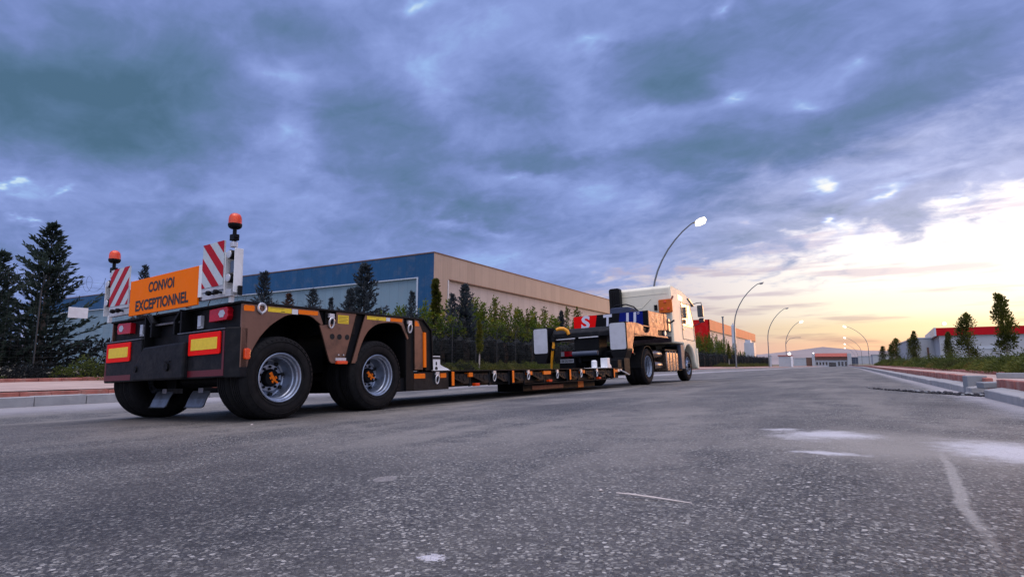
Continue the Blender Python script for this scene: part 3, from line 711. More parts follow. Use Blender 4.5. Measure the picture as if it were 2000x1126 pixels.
# --- low bed
b = tb(); b.box(-TW + .13, -.2, 6.02, 13.9, .37, .475); b.box(-.2, -.13, 6.02, 13.9, .24, .475); b.box(-1.0, -.5, 6.02, 9.3, .33, .475); b.prism([(13.9, .30), (14.5, .32), (14.5, .46), (13.9, .475)], 'x', -TW + .3, -.3)
b.box(-.95, -.35, 9.5, 12.9, .07, .24); b.box(-.7, -.12, 6.0, 6.84, .215, .476)
tp(b, 'bed_frame', 'black', bevel=.006)
b = tb(); b.box(-TW, 0, 6.40, 13.95, .476, .494); b.box(-.8, 0, 9.0, 13.95, .218, .230); tp(b, 'bed_deck', 'black', bevel=.003)
b = tb(); b.box(-.15, -.02, 6.02, 6.80, .215, .476); tp(b, 'bed_corner_box', 'dark', bevel=.006)
br = None
for yc in (7.13, 7.69, 8.30, 8.83, 9.58, 10.60, 11.12, 11.98, 12.62, 13.03):
    b = tb(); L, y0 = .42, yc - .22
    out = [(y0, .435), (y0 + L - .01, .435), (y0 + L + .02, .41), (y0 + L + .02, .285), (y0 + L - .12, .285), (y0, .385)]
    # plate with three lightening holes: cut as a fan of quads between outline and holes is avoided by proud rims and dark discs
    b.prism(out, 'x', -.075, -.045)
    for (dy, dz, rr) in ((.33, .372, .047), (.205, .392, .034), (.10, .405, .021)):
        b.tube([(-.044, y0 + dy + rr * math.cos(2 * math.pi * q / 18), dz + rr * math.sin(2 * math.pi * q / 18)) for q in range(18)], .007, 6, closed=True)
    b.cyl((-.06, y0 + L + .045, .235), (-.06, y0 + L + .045, .474), .022, 10)
    b.cur = 1
    for (dy, dz, rr) in ((.33, .372, .044), (.205, .392, .031), (.10, .405, .018)): b.lathe([(rr, -.002), (rr, .0035), (0, .0035)], (-.045, y0 + dy, dz), 'x', 18)
    tp(b, 'outrigger', ['dark', 'hole'])
for y in (6.52, 8.03, 9.16, 10.32, 11.45, 12.30): ring(y, .385, -.02, 1.05)
for yy in (6.88, 8.61, 10.89, 13.33):
    b = tb(); b.box(-.12, -.002, yy - .035, yy + .035, .24, .476); po = tp(b, 'side_post', 'black', bevel=.004)
    b = tb(); b.box(-.004, .004, yy - .03, yy + .03, .262, .474); b.build('post_reflector', 'orange', po, bevel=.002)
for (y0, y1) in ((7.31, 7.42), (6.60, 6.74), (6.025, 6.26), (9.20, 9.32), (9.76, 10.06), (11.52, 11.66), (13.40, 13.60)):
    b = tb(); b.box(-.11, -.015, y0, y1, .385, .455); tp(b, 'side_reflector', 'orange', bevel=.006)
for yy in (7.53, 10.02, 12.45):
    b = tb(); b.box(-.08, .0, yy - .06, yy + .06, .235, .285); tp(b, 'side_marker_lamp', 'amber', bevel=.01)
b = tb(); b.box(-.9, -.34, 9.85, 11.2, .085, .17); tp(b, 'underslung_board', 'rust', bevel=.006)
b = tb(); b.box(-.42, -.345, 11.95, 12.25, .06, .22); tp(b, 'underslung_lamp', 'orange', bevel=.01)
# white stake pockets on the deck
b = tb(); b.prism([(6.43, .495), (6.43, .70), (6.62, .70), (6.62, .59), (6.66, .565), (6.82, .515), (6.82, .495)], 'x', -.06, -.035); b.box(-.26, -.035, 6.43, 6.62, .70, .712); b.box(-.30, -.02, 6.40, 6.84, .495, .505); b.prism([(6.43, .495), (6.43, .70), (6.62, .70), (6.62, .59), (6.82, .515), (6.82, .495)], 'x', -.26, -.235)
b.cur = 1; b.box(-.0355, -.033, 6.515, 6.545, .575, .625); b.lathe([(.03, 0), (.03, .0025), (0, .0025)], (-.0355, 6.53, .525), 'x', 16); b.box(-.25, -.03, 6.425, 6.625, .664, .699)
tp(b, 'stake_bracket', ['white', 'hole'])
b = tb(); b.prism([(12.98, .495), (12.98, .74), (13.14, .74), (13.14, .60), (13.22, .55), (13.22, .495)], 'x', -.20, -.02); b.box(-.55, -.02, 12.75, 13.25, .495, .508); b.lathe([(.07, .508), (.07, .66), (.055, .69), (0, .70)], (-.36, 12.95, 0), 'z', 18); tp(b, 'stake_bracket', 'white', bevel=.006)
b = tb(); b.box(-TW + .05, -TW + .4, 8.9, 9.3, .495, .56); b.lathe([(.05, .494), (.05, .56), (.03, .58), (0, .585)], (-TW + .62, 9.1, 0), 'z', 14); tp(b, 'stake_bracket', 'greyplate', bevel=.004)
b = tb(); b.tube([(-.02, 13.75, .44), (.03, 14.0, .37), (.05, 14.2, .31)], .018, 8); b.box(-.12, -.02, 13.62, 13.9, .40, .46); tp(b, 'crank_handle', 'galv', smooth=True)
b = tb(); b.box(-.42, -.06, 13.75, 14.15, .46, .70); b.cyl((-.40, 14.2, .62), (-.06, 14.2, .62), .09, 16); b.box(-.5, -.02, 14.1, 14.5, .30, .75); tp(b, 'hinge_block', 'black', bevel=.01)

# --- gooseneck
YN = 14.32
for side in (0, 1):
    fx = lambda a: a if not side else -TW - a
    b = tb(); lo, hi = sorted((fx(0), fx(-.49)))
    b.prism([(lo, 1.725), (hi, 1.725), (hi, .96), ((lo + hi) / 2 + .14, .70), ((lo + hi) / 2 - .14, .70), (lo, .96)], 'y', YN, YN + .42); up = tp(b, 'gooseneck_upright', 'black', bevel=.012)
    b = tb(); b.prism(round_rect(lo + .022, hi - .018, .985, 1.70, .05, 4), 'y', YN - .014, YN + .004); pp = b.build('upright_plate', 'greyplate', up, bevel=.003)
    b = tb()
    for q in range(6):
        for xx in (lo + .055, hi - .05): b.lathe([(.010, .004), (.008, -.006), (0, -.007)], (xx, YN - .014, 1.06 + q * .11), 'y', 8)
    b.build('plate_bolt', 'galv', up)
    # flank: taupe pressed panel over the tractor's drive wheels
    b = tb(); b.prism([(YN + .03, 1.70), (YN + .03, 1.0), (YN + .42, 1.0), (YN + .44, 1.12), (14.90, 1.33), (15.02, 1.74), (14.6, 1.725)], 'x', fx(-.05), fx(.004)); tp(b, 'neck_side_plate', 'taupe', bevel=.006)
    b = tb(); b.prism([(15.035, 1.745), (14.93, 1.35), (15.17, 1.365), (16.34, 1.41), (17.95, 1.42), (17.98, 1.46), (17.02, 1.46), (17.02, 1.62), (17.95, 1.66), (17.95, 1.70), (16.28, 1.70), (16.22, 1.56), (16.05, 1.50), (15.80, 1.49), (15.68, 1.56), (15.72, 1.69), (15.45, 1.72)], 'x', fx(-.05), fx(.002)); tp(b, 'neck_side_panel', 'taupe', bevel=.006)
    b = tb(); b.box(*sorted((fx(-.05), fx(.03))), 15.0, 17.98, 1.405, 1.42); b.box(*sorted((fx(-.03), fx(.005))), 15.70, 16.30, 1.672, 1.70); tp(b, 'neck_edge', 'taupe', bevel=.003)
    b = tb(); b.lathe([(.10, -.02), (.10, .01), (.06, .02), (0, .02)], (fx(-.03), 15.62, 1.60), 'x', 20); b.lathe([(.09, -.02), (.09, .02), (0, .03)], (fx(-.03), 17.8, 1.55), 'x', 18); tp(b, 'locking_pin', 'galv', smooth=True)
b = tb(); b.prism([(YN + .22, 1.39), (YN + .22, 1.53), (YN + .34, 1.665), (YN + .9, 1.665), (YN + .9, 1.39)], 'x', -TW + .5, -.5)
tp(b, 'crossbeam', 'dark', bevel=.02)
b = tb(); b.box(-TW + .45, -.45, YN + .40, 17.9, 1.40, 1.60); b.box(-TW + .06, -.06, 15.1, 17.95, 1.44, 1.655); b.box(-1.70, -.93, YN + .3, 15.2, .86, 1.39); b.box(-1.32, -1.0, YN + .5, 15.1, .50, 1.40)
tp(b, 'gooseneck_frame', 'black', bevel=.012)
b = tb(); b.cyl((-1.67, YN + .12, .93), (-.90, YN + .12, .93), .07, 18); tp(b, 'hydraulic_cylinder', 'step', smooth=True)
b = tb(); b.cyl((-2.3, YN + .2, 1.36), (-1.62, YN + .2, 1.37), .018, 8); b.cyl((-1.5, YN + .2, 1.375), (-.9, YN + .2, 1.38), .018, 8); tp(b, 'steel_pipe', 'galv', smooth=True)
# STU boards across the neck and on its flank
YB = 16.2
b = tb(); b.box(-2.46, -.0, YB, YB + .05, 1.66, 2.17); b.box(-2.46, -.0, YB + .05, 17.98, 1.66, 1.70); b.box(-2.46, -2.40, YB + .05, 17.98, 1.70, 2.17); board = tp(b, 'logo_box', 'logoblack', bevel=.006)
b = tb(); b.prism([(-2.45, 1.72), (-2.45, 2.165), (-1.645, 2.165), (-1.735, 1.72)], 'y', YB - .004, YB + .01); b.build('red_board', 'logored', board)
b = tb(); b.prism([(-.96, 1.72), (-.88, 2.165), (-.165, 2.165), (-.165, 1.72)], 'y', YB - .004, YB + .01); b.build('blue_board', 'logoblue', board)
for (s, x, w, h, z) in (('S', -2.045, .30, .42, 1.965), ('T', -1.285, .29, .42, 1.945), ('U', -.525, .33, .44, 1.93)):
    vs, fs = text_mesh(s, w, h, .035, .08)
    b = tb(); b.add([(x + v[0], YB - .007, z + v[1]) for v in vs], fs); b.build('logo_lettering', 'letter', board)
b = tb(); b.tube([(-.30 + .030 * math.cos(2 * math.pi * q / 16), YB - .007, 2.115 + .030 * math.sin(2 * math.pi * q / 16)) for q in range(16)], .007, 5, closed=True)
b.build('logo_mark', 'letter', board)
b = tb(); b.prism([(YB + .02, 2.165), (17.96, 2.175), (17.92, 1.69), (YB + .02, 1.70)], 'x', -.05, .0); sp = b.build('logo_side_panel', 'taupe', board, bevel=.006)
b = tb(); b.box(-.02, .012, 17.70, 17.97, 1.69, 2.18); b.build('panel_frame', 'taupe', board, bevel=.004); b = tb(); b.box(-.02, .010, YB + .0, YB + .05, 1.70, 2.17); b.build('panel_frame', 'taupe', board, bevel=.004)
for (s, y, w) in (('S', 16.62, .26), ('T', 17.0, .26), ('U', 17.36, .26)):
    vs, fs = text_mesh(s, w, .26, .02)
    b = tb(); b.add([(.003, y + v[0], 1.97 + v[1]) for v in vs], fs); b.build('side_lettering', 'faint', board)
b = tb(); b.prism(round_rect(-1.50, -.80, 2.12, 2.42, .09, 4), 'y', 16.9, 17.5); ck = tp(b, 'hydraulic_cover', 'navy', bevel=.02)
b = tb(); b.tube([(-1.55, 17.1, 2.40), (-1.35, 17.1, 2.52), (-1.0, 17.1, 2.52), (-.75, 17.1, 2.42), (-.55, 17.1, 2.20)], .022, 8); b.build('cover_hose', 'black', ck, smooth=True)
# yellow hydraulic hose on the left
b = tb(); b.tube([(-2.42, YN + .2, .50), (-2.36, YN + .12, .75), (-2.29, YN + .06, .99), (-2.22, YN + .02, 1.22), (-2.23, YN + .02, 1.34)], [.035, .035, .04, .04, .03], 10); tp(b, 'hydraulic_hose', 'hose', smooth=True)
b = tb(); b.tube([(-2.14, YN + .06, 1.645), (-2.05, YN + .1, 1.675), (-1.94, YN + .14, 1.67), (-1.86, YN + .2, 1.61), (-1.82, YN + .22, 1.50)], [.045, .055, .055, .055, .05], 10); tp(b, 'hydraulic_hose', 'hose', smooth=True)
b = tb(); b.cyl((-2.33, YN + .1, 1.40), (-2.33, YN + .5, 1.40), .11, 16); b.cyl((-2.22, YN + .0, 1.30), (-2.22, YN + .0, 1.42), .05, 12); b.cyl((-2.24, YN + .03, 1.05), (-2.28, YN + .05, 1.15), .048, 12); tp(b, 'hose_coupling', 'black', smooth=True)

# ------------------------------------------------------------------ tractor unit
KO = (-1.22, 18.0, 0)
truck = lane_root('tractor_truck', KO[0], KO[1])
tag(truck, 'cream tractor unit with an orange rear lamp panel, coupled to the low loader', 'truck')
def kp(mb, name, m, **k): return mb.build(name, m, truck, **k)
def kb(): return MB(KO)
CL, CR = -2.08, .05
arch = [(20.2 + .72 * math.cos(R(a)), .52 + .72 * math.sin(R(a))) for a in range(150, 9, -10)]
prof = [(18.45, 1.27), (19.6, 1.27)] + [p for p in arch if p[1] > .9 or p[0] > 20.2] + [(21.06, .44), (21.18, .44), (21.22, 1.2), (21.20, 1.95), (20.86, 2.82), (20.62, 3.02), (19.85, 3.17), (18.62, 3.235), (18.45, 3.15)]
b = kb(); b.prism(prof, 'x', CL, CR); body = kp(b, 'cab_body', 'cab', smooth=True, bevel=.055, bseg=3)
b = kb(); b.box(CL + .12, CR - .12, 18.44, 18.448, 2.93, 2.95)
for (x0, z0, x1, z1) in ((-2.1, 2.75, -1.75, 2.5), (-.95, 2.5, -.62, 2.8), (-1.75, 2.5, -.95, 2.5)): b.tube([(x0, 18.446, z0), (x1, 18.446, z1)], .010, 6)
b.box(CL + .14, CR - .14, 18.438, 18.449, 1.50, 1.515)
b.build('pressed_seam', 'cab', body)
b = kb(); b.prism([(19.58, 2.02), (19.58, 2.70), (20.68, 2.68), (21.02, 2.02), (20.9, 1.93), (19.66, 1.93)], 'x', CR - .01, CR + .004); b.prism([(19.30, 2.78), (19.30, 2.97), (19.80, 2.92), (19.80, 2.78)], 'x', CR - .01, CR + .004); kp(b, 'side_window', 'glass', bevel=.003)
b = kb(); b.tube([(CR + .006, y, z) for (y, z) in ((19.56, 1.46), (19.56, 2.72), (20.70, 2.70), (21.06, 2.0), (21.05, 1.40))], .012, 6); b.box(CR, CR + .012, 20.30, 20.34, 1.95, 2.69); b.box(CR - .01, CR + .02, 19.64, 19.82, 1.76, 1.80); b.tube([(CR + .006, 19.57, 1.45), (CR + .006, 20.9, 1.42)], .010, 6); b.box(CR - .01, CR + .012, 19.66, 20.95, 1.885, 1.915)
kp(b, 'door_trim', 'mirror')
b = kb(); b.prism([(20.75, 2.02), (20.58, 2.62), (20.64, 2.62), (20.86, 2.02)], 'x', CR + .003, CR + .01); kp(b, 'quarter_pillar', 'mirror')
b = kb(); b.prism([(20.45, 2.93), (20.62, 2.97), (21.22, 2.74), (21.18, 2.69)], 'x', CL + .1, CR + .04); kp(b, 'sun_visor', 'mirror', bevel=.01)
b = kb(); b.prism([(21.16, 2.02), (20.86, 2.78), (20.88, 2.79), (21.215, 2.0)], 'x', CL + .15, CR - .15); kp(b, 'windscreen', 'glass')
b = kb(); b.tube([(CR, 20.85, 2.72), (CR + .22, 20.95, 2.80), (CR + .36, 20.98, 2.80), (CR + .37, 20.98, 2.70)], .016, 8); b.tube([(CR, 21.05, 1.98), (CR + .2, 21.0, 2.02), (CR + .34, 20.98, 2.10)], .014, 8)
ma = kp(b, 'mirror_arm', 'mirror', smooth=True)
b = kb(); b.prism(round_rect(CR + .21, CR + .41, 2.27, 2.70, .03, 3), 'y', 20.93, 21.03); b.prism(round_rect(CR + .24, CR + .42, 2.07, 2.235, .05, 3), 'y', 20.92, 21.03); b.build('mirror_housing', 'mirror', ma, bevel=.012)
b = kb(); b.prism(round_rect(CR + .225, CR + .395, 2.29, 2.68, .02, 3), 'y', 20.924, 20.93); b.build('mirror_glass', 'glass', ma)
b = kb(); b.box(CR - .02, CR + .03, 21.12, 21.30, .42, 1.15); b.box(CL, CR, 21.2, 21.32, .40, .80); kp(b, 'front_bumper', 'cab', bevel=.012)
# orange lamp panel on the cab's rear corner
b = kb(); b.prism(round_rect(-.335, .12, 2.27, 2.72, .05, 4), 'y', 18.30, 18.38); op = kp(b, 'orange_lamp_panel', 'orange_panel', bevel=.015)
b = kb()
for (xx, zz) in ((-.11, 2.64), (-.22, 2.40), (.0, 2.40)): b.lathe([(.05, -.0), (.045, -.02), (0, -.024)], (xx, 18.30, zz), 'y', 18)
b.build('panel_lamp', 'amber', op, smooth=True)
b = kb(); b.tube([(-.11, 18.36, 2.5), (.0, 18.42, 2.5)], .02, 8); b.tube([(.10, 18.38, 2.70), (.13, 18.40, 2.80), (.12, 18.46, 2.80)], .03, 8); b.build('panel_mount', 'rust', op)
b = kb(); b.box(-.52, -.42, 18.40, 18.46, 2.39, 2.57); kp(b, 'rear_vent', 'black', bevel=.01)
b = kb(); b.prism(round_rect(-2.02, -1.63, 2.0, 3.25, .08, 4), 'y', 18.18, 18.42)
for q in range(3): b.box(-1.93 + q * .085, -1.895 + q * .085, 18.16, 18.19, 2.1, 3.12)
kp(b, 'air_intake', 'black', bevel=.03)
b = kb(); b.box(CL + .1, CR - .06, 18.36, 18.45, 1.30, 1.48); b.tube([(-.05, 18.42, 1.95), (.0, 18.35, 1.92), (.16, 18.3, 2.0)], .03, 8); b.box(-.2, .0, 18.15, 18.45, 1.65, 2.05); kp(b, 'cab_mount', 'mirror', bevel=.01)
# chassis
b = kb()
for xx in (-1.65, -.90): b.box(xx - .05, xx + .05, 14.85, 20.9, .68, .98)
for yy in (14.95, 16.1, 17.2, 18.4, 19.6): b.box(-1.65, -.90, yy - .06, yy + .06, .72, .94)
b.cyl((-2.2, 16.09, .52), (-.25, 16.09, .52), .12, 16); b.cyl((-2.1, 20.2, .5), (-.3, 20.2, .5), .07, 12)
b.box(-2.0, -.55, 15.5, 16.7, 1.06, 1.15); b.box(-1.6, -.95, 18.3, 20.6, .55, 1.25)
b.box(-.62, -.06, 17.75, 19.25, 1.0, 1.06); b.box(-2.02, -1.75, 17.3, 19.2, .4, 1.0); b.box(-.6, -.08, 19.2, 19.9, .36, 1.2)
kp(b, 'chassis', 'black', bevel=.01)
rw = make_wheel(truck, True, 1.155, False)
rw.location = (-.06 - KO[0], 16.09 - KO[1], .522)
r2 = copy_tree(rw, truck); r2.location = (-2.10 - KO[0], 16.09 - KO[1], .522); r2.rotation_euler = (R(11), 0, math.pi)
fw = make_wheel(truck, False, 1.155, False); fw.location = (-.03 - KO[0], 20.2 - KO[1], .522)
f2 = copy_tree(fw, truck); f2.location = (-2.06 - KO[0], 20.2 - KO[1], .522); f2.rotation_euler = (R(11), 0, math.pi)
for s in (0, 1):
    fx = lambda a: a if not s else -2.42 - a
    b = kb(); pts = [(16.09 + .60 * math.cos(R(a)), .522 + .60 * math.sin(R(a))) for a in range(-8, 189, 12)]
    b.prism(pts + [(16.09 + (p[0] - 16.09) * .975, .522 + (p[1] - .522) * .975) for p in reversed(pts)], 'x', *sorted((fx(-.66), fx(-.05)))); kp(b, 'rear_mudguard', 'black', smooth=True)
b = kb(); b.prism([(y, z) for (y, z) in round_rect(17.86, 19.12, .36, .98, .10, 4)], 'x', -.62, -.04); tk = kp(b, 'fuel_tank', 'tank', bevel=.03, smooth=True)
b = kb()
for yy in (18.15, 18.48, 18.82): b.prism(round_rect(yy - .03, yy + .03, .345, .995, .01, 2), 'x', -.64, -.028)
b.build('tank_strap', 'steel', tk, bevel=.004)
b = kb(); b.lathe([(.06, .98), (.06, 1.06), (0, 1.07)], (-.2, 18.35, 0), 'z', 16); b.build('tank_cap', 'rust', tk, smooth=True)
for zz in (.90, .56):
    b = kb(); b.lathe([(0, 16.80), (.08, 16.83), (.115, 16.90), (.115, 17.52), (.08, 17.60), (0, 17.62)], (-.20, 0, zz), 'y', 24); kp(b, 'air_tank', 'tank', smooth=True)
b = kb(); b.prism([(19.25, .42), (19.25, 1.25), (19.62, 1.25), (19.70, 1.0), (19.60, .75), (19.62, .42)], 'x', -.5, .03); kp(b, 'step_panel', 'step', bevel=.02)
b = kb(); b.prism([(19.25, .42), (19.25, 1.25), (19.62, 1.25), (19.70, 1.0), (19.60, .75), (19.62, .42)], 'x', -2.06, -1.7); kp(b, 'step_panel', 'step', bevel=.02)
for (x0, x1) in ((-2.36, -1.98), (-.50, -.12)):
    b = kb(); b.box(x0, x1, 15.02, 15.10, .89, 1.04); tl = kp(b, 'tail_lamp', 'redlens', bevel=.01)
    b = kb(); b.box(x0 + .01, x0 + .12, 15.012, 15.03, .90, 1.03); b.build('lamp_window', 'clear', tl)
b = kb(); b.box(-2.40, -.1, 15.08, 15.16, .84, .90); b.box(-2.44, -1.9, 15.06, 15.10, .40, .80); kp(b, 'rear_crossbar', 'black', bevel=.01)
b = kb(); b.box(-2.40, -1.95, 15.045, 15.058, .70, .815); pl = kp(b, 'number_plate', 'greyplate', bevel=.003)
vs, fs = text_mesh('06 DU 004', .36, .062, .02)
b = kb(); b.add([(-2.165 + v[0], 15.0435, .757 + v[1]) for v in vs], fs); b.build('plate_lettering', 'ink', pl)

# ------------------------------------------------------------------ ground, road, footways
def sheet(name, m, xs, ys, zf, smooth=True):
    vs = [(x, y, zf(x, y)) for y in ys for x in xs]; n = len(xs)
    fs = [(j * n + i, j * n + i + 1, (j + 1) * n + i + 1, (j + 1) * n + i) for j in range(len(ys) - 1) for i in range(n - 1)]
    b = MB(); b.add(vs, fs); o = b.build(name, m, None, smooth=smooth); o['kind'] = 'structure'
    if o.data.polygons[0].normal.z < 0: o.data.flip_normals()
    return o
SLOPE = math.tan(R(-DE))
def grade(y): return -.0032 * max(0.0, y - 60)
def road_z(x, y):
    # the lane falls steadily to the left gutter; follows the plane the trailer stands on
    n = LANE @ Vector((0, 0, 1))
    xx = min(max(x, -9.2), 0.0)
    return -(n.x * xx + n.y * max(-10, min(y, 60))) / n.z + grade(y)
XKL, XKR = -12.35, 1.39


def asphalt():
    m = bpy.data.materials.new('asphalt'); m.use_nodes = True
    T = NT(m.node_tree); T.n.clear()
    out = T.new('ShaderNodeOutputMaterial'); p = T.new('ShaderNodeBsdfPrincipled'); T.l.new(p.outputs[0], out.inputs[0])
    co = T.new('ShaderNodeTexCoord').outputs['Object']
    wv = T.vmath('ADD', co, T.vmath('SCALE', T.vmath('SUBTRACT', T.noise(co, 60, 2, .5, 0, True), (.5, .5, .5)), scale=.012))
    def vor(scale):
        v = T.new('ShaderNodeTexVoronoi', feature='F1'); T.l.new(wv, v.inputs['Vector']); v.inputs['Scale'].default_value = scale
        s = T.new('ShaderNodeSeparateColor'); T.l.new(v.outputs['Color'], s.inputs[0])
        return v.outputs['Distance'], s.outputs[0], s.outputs[1]
    d1, r1, g1 = vor(70.0); d2, r2, g2 = vor(160.0)
    stone1 = T.ramp(r1, [(0, (.013, .0128, .013)), (.28, (.048, .0465, .044)), (.52, (.120, .115, .103)), (.76, (.230, .220, .197)), (.93, (.37, .355, .325)), (1, (.54, .52, .48))])
    stone2 = T.ramp(r2, [(0, (.018, .0175, .018)), (.5, (.075, .073, .071)), (.85, (.185, .178, .163)), (1, (.38, .37, .34))])
    has1 = T.math('GREATER_THAN', g1, .30)
    inside = T.math('MULTIPLY', has1, T.mapr(d1, .0046 * 88, .0060 * 88, 1, 0, True))
    c = T.mix(inside, stone2, stone1)
    gap = T.math('MULTIPLY', T.mapr(d1, .30, .75, 0, 1, True), has1)
    c = T.mix(T.math('MULTIPLY', gap, .72), c, (.024, .023, .028))
    # wear: dusty sweeps, wheel paths along the road, tar-rich patches
    st = T.new('ShaderNodeMapping'); T.l.new(co, st.inputs[0]); st.inputs['Scale'].default_value = (1.0, .22, 1); st.inputs['Rotation'].default_value = (0, 0, R(4))
    n1 = T.noise(st.outputs[0], .9, 6, .62, .4); n2 = T.noise(co, 2.6, 6, .65, .3); n3 = T.noise(co, .42, 4, .55)
    dustv = T.math('MULTIPLY_ADD', T.math('SUBTRACT', n2, .5), .7, n1)
    s3 = T.new('ShaderNodeSeparateXYZ'); T.l.new(co, s3.inputs[0])
    dist = T.vmath('LENGTH', co)
    broad = T.mapr(s3.outputs[1], 1.3, 3.4, 0, 1, True)
    dust = T.math('MULTIPLY', T.mapr(dustv, .34, .70, 0, 1, True), T.math('MULTIPLY_ADD', broad, .50, .22))
    c = T.mix(dust, c, (.258, .235, .205))
    tar = T.mapr(T.math('MULTIPLY_ADD', T.math('SUBTRACT', n2, .5), .5, n3), .48, .66, 0, 1, True)
    c = T.mix(T.math('MULTIPLY', tar, .85), c, T.vmath('MULTIPLY', c, (.48, .48, .50)))
    # dark smooth strip where the trailer's wheels roll, oily drips
    lanew = T.math('MULTIPLY', T.blob(co, -6.7, 9, 2.2, 30, R(-2)), 1.6)
    c = T.mix(T.math('MULTIPLY', T.math('MULTIPLY', lanew, T.mapr(n2, .3, .6)), .35), c, (.10, .094, .105))
    # spilled pale powder
    pn = T.noise(co, 5.5, 6, .68, .6); pf = T.noise(co, 34, 4, .6)
    wco = T.vmath('ADD', co, T.vmath('SCALE', T.vmath('SUBTRACT', T.noise(co, 3.2, 4, .6, 0, True), (.5, .5, .5)), scale=.34))
    pw = None
    for (cx, cy, rx, ry, rot, a) in ((-.14, 3.66, .42, .40, -.12, 1.5), (-.36, 3.92, .20, .12, 0, 1.1), (-.06, 2.92, .26, .09, 0, 1.5), (.62, 3.32, .44, .60, .1, 1.7), (1.0, 3.5, .5, .55, 0, 1.5), (.95, 2.95, .36, .26, .3, 1.4)):
        g = T.math('MULTIPLY', T.blob(wco, cx, cy, rx * 1.35, ry * 1.35, rot), a)
        pw = g if pw is None else T.math('MAXIMUM', pw, g)
    halo = T.math('MULTIPLY', T.blob(wco, .25, 3.35, 1.75, 1.35, 0), 1.6)
    c = T.mix(T.math('MULTIPLY', T.mapr(T.math('MULTIPLY_ADD', T.math('SUBTRACT', pn, .5), .6, halo), .15, 1.0, 0, 1, True), .70), c, (.31, .285, .25))
    pw2 = T.mapr(T.math('MULTIPLY_ADD', T.math('SUBTRACT', pf, .5), .5, T.math('MULTIPLY_ADD', T.math('SUBTRACT', pn, .5), 1.0, pw)), .22, 1.05, 0, 1, True)
    c = T.mix(T.math('MULTIPLY', pw2, .80), c, (.60, .59, .61))
    # curved tyre track through it, chalk splash
    tk = T.math('MULTIPLY', T.blob(T.vmath('ADD', co, T.vmath('SCALE', T.vmath('SUBTRACT', T.noise(co, 1.4, 3, .5, 0, True), (.5, .5, .5)), scale=.10)), .285, 2.35, .042, 1.75, R(-3.5)), 2.2)
    c = T.mix(T.math('MULTIPLY', T.mapr(T.math('MULTIPLY_ADD', T.math('SUBTRACT', pf, .5), 1.5, tk), .35, 1.2, 0, 1, True), .60), c, (.40, .38, .345))
    sp = T.math('MULTIPLY', T.blob(co, -.80, 1.015, .075, .060), 1.7)
    c = T.mix(T.math('MULTIPLY', T.mapr(T.math('MULTIPLY_ADD', T.math('SUBTRACT', T.noise(co, 95, 3, .6), .5), 2.2, sp), .45, .9, 0, 1, True), .85), c, (.62, .60, .62))
    ss = T.blob(co, -1.585, 1.712, .052, .070, R(30), 'SPHERICAL')
    c = T.mix(T.math('MULTIPLY', T.math('GREATER_THAN', ss, .12), .55), c, (.30, .275, .26))
    # pale grit washed to both gutters
    gl = T.mapr(T.math('MULTIPLY_ADD', T.math('SUBTRACT', n2, .5), 1.6, s3.outputs[0]), -9.9, -11.6, 0, 1, True)
    gr = T.mapr(T.math('MULTIPLY_ADD', T.math('SUBTRACT', n2, .5), .5, s3.outputs[0]), .95, 1.35, 0, 1, True)
    c = T.mix(T.math('MULTIPLY', T.math('MAXIMUM', gl, gr), .75), c, (.42, .40, .41))
    T.l.new(c, p.inputs['Base Color'])
    p.inputs['Roughness'].default_value = .62; p.inputs['Specular IOR Level'].default_value = .42
    hgt = T.math('ADD', T.math('MULTIPLY', inside, T.math('MULTIPLY_ADD', r1, .5, .5)), T.math('MULTIPLY', T.mapr(d2, .0, .6, 1, 0), .45))
    hgt = T.math('MULTIPLY', hgt, T.math('SUBTRACT', 1.0, T.math('MULTIPLY', dust, .75)))
    b = T.new('ShaderNodeBump'); b.inputs['Strength'].default_value = .85; b.inputs['Distance'].default_value = .006
    T.l.new(hgt, b.inputs['Height']); T.l.new(b.outputs[0], p.inputs['Normal'])
    return m

M['asphalt'] = asphalt()
ysr = [-12, -6, 0, 6, 12, 20, 30, 45, 60, 80, 110, 150, 200, 260, 330, 420, 500]
road = sheet('road', 'asphalt', [-13.0, -11.5, -10.2, -9.2, -7, -4.5, -2, 0, 1.0, XKR + .3], ysr, road_z)
sheet('ground', 'soil', [-9000, -2000, -500, -150, -60, -40, -19, -13.4], [-3000, -300, -40, -10, 0, 15, 30, 50, 80, 120, 200, 400, 900, 3000, 9000], lambda x, y: -.62 + grade(min(y, 900)) + (.46 if x < -13.5 and x > -100 else 0.0))
def rz(x, y): return min(.14 + .030 * max(0, x - 2.6), 1.6) + grade(min(y, 300)) * .3
sheet('verge', 'soil', [2.6, 4, 8, 14, 30, 60, 200, 1000, 9000], [-3000, -300, -40, -10, 0, 15, 30, 50, 80, 120, 200, 400, 900, 3000, 9000], lambda x, y: rz(x, y) if x < 900 else -1.0)
sheet('far_ground', 'soil', [-400, -13.2, XKR, 400], [495, 700, 1500, 6000], lambda x, y: -2.0 - .0008 * (y - 495))
ysw = [-12, -6, 0, 3, 6, 9, 12, 16, 20, 30, 45, 60, 80, 110, 150, 200, 260, 330, 420, 500]
def bumpy(x, y, a=.02): return a * mnoise.noise(Vector((x * .9, y * .6, 3)))
sheet('pavement', 'sand', [-17.6, -16.8, -16, -15.2, -14.4, -13.8, -13.2], ysw, lambda x, y: -.115 - .01 * (x + 13.2) + bumpy(x, y) + grade(y))
sheet('pavement', 'sand', [1.62, 1.85, 2.1, 2.35, 2.62], ysw, lambda x, y: .158 + .006 * (x - 1.6) + bumpy(x, y, .012) + grade(y))

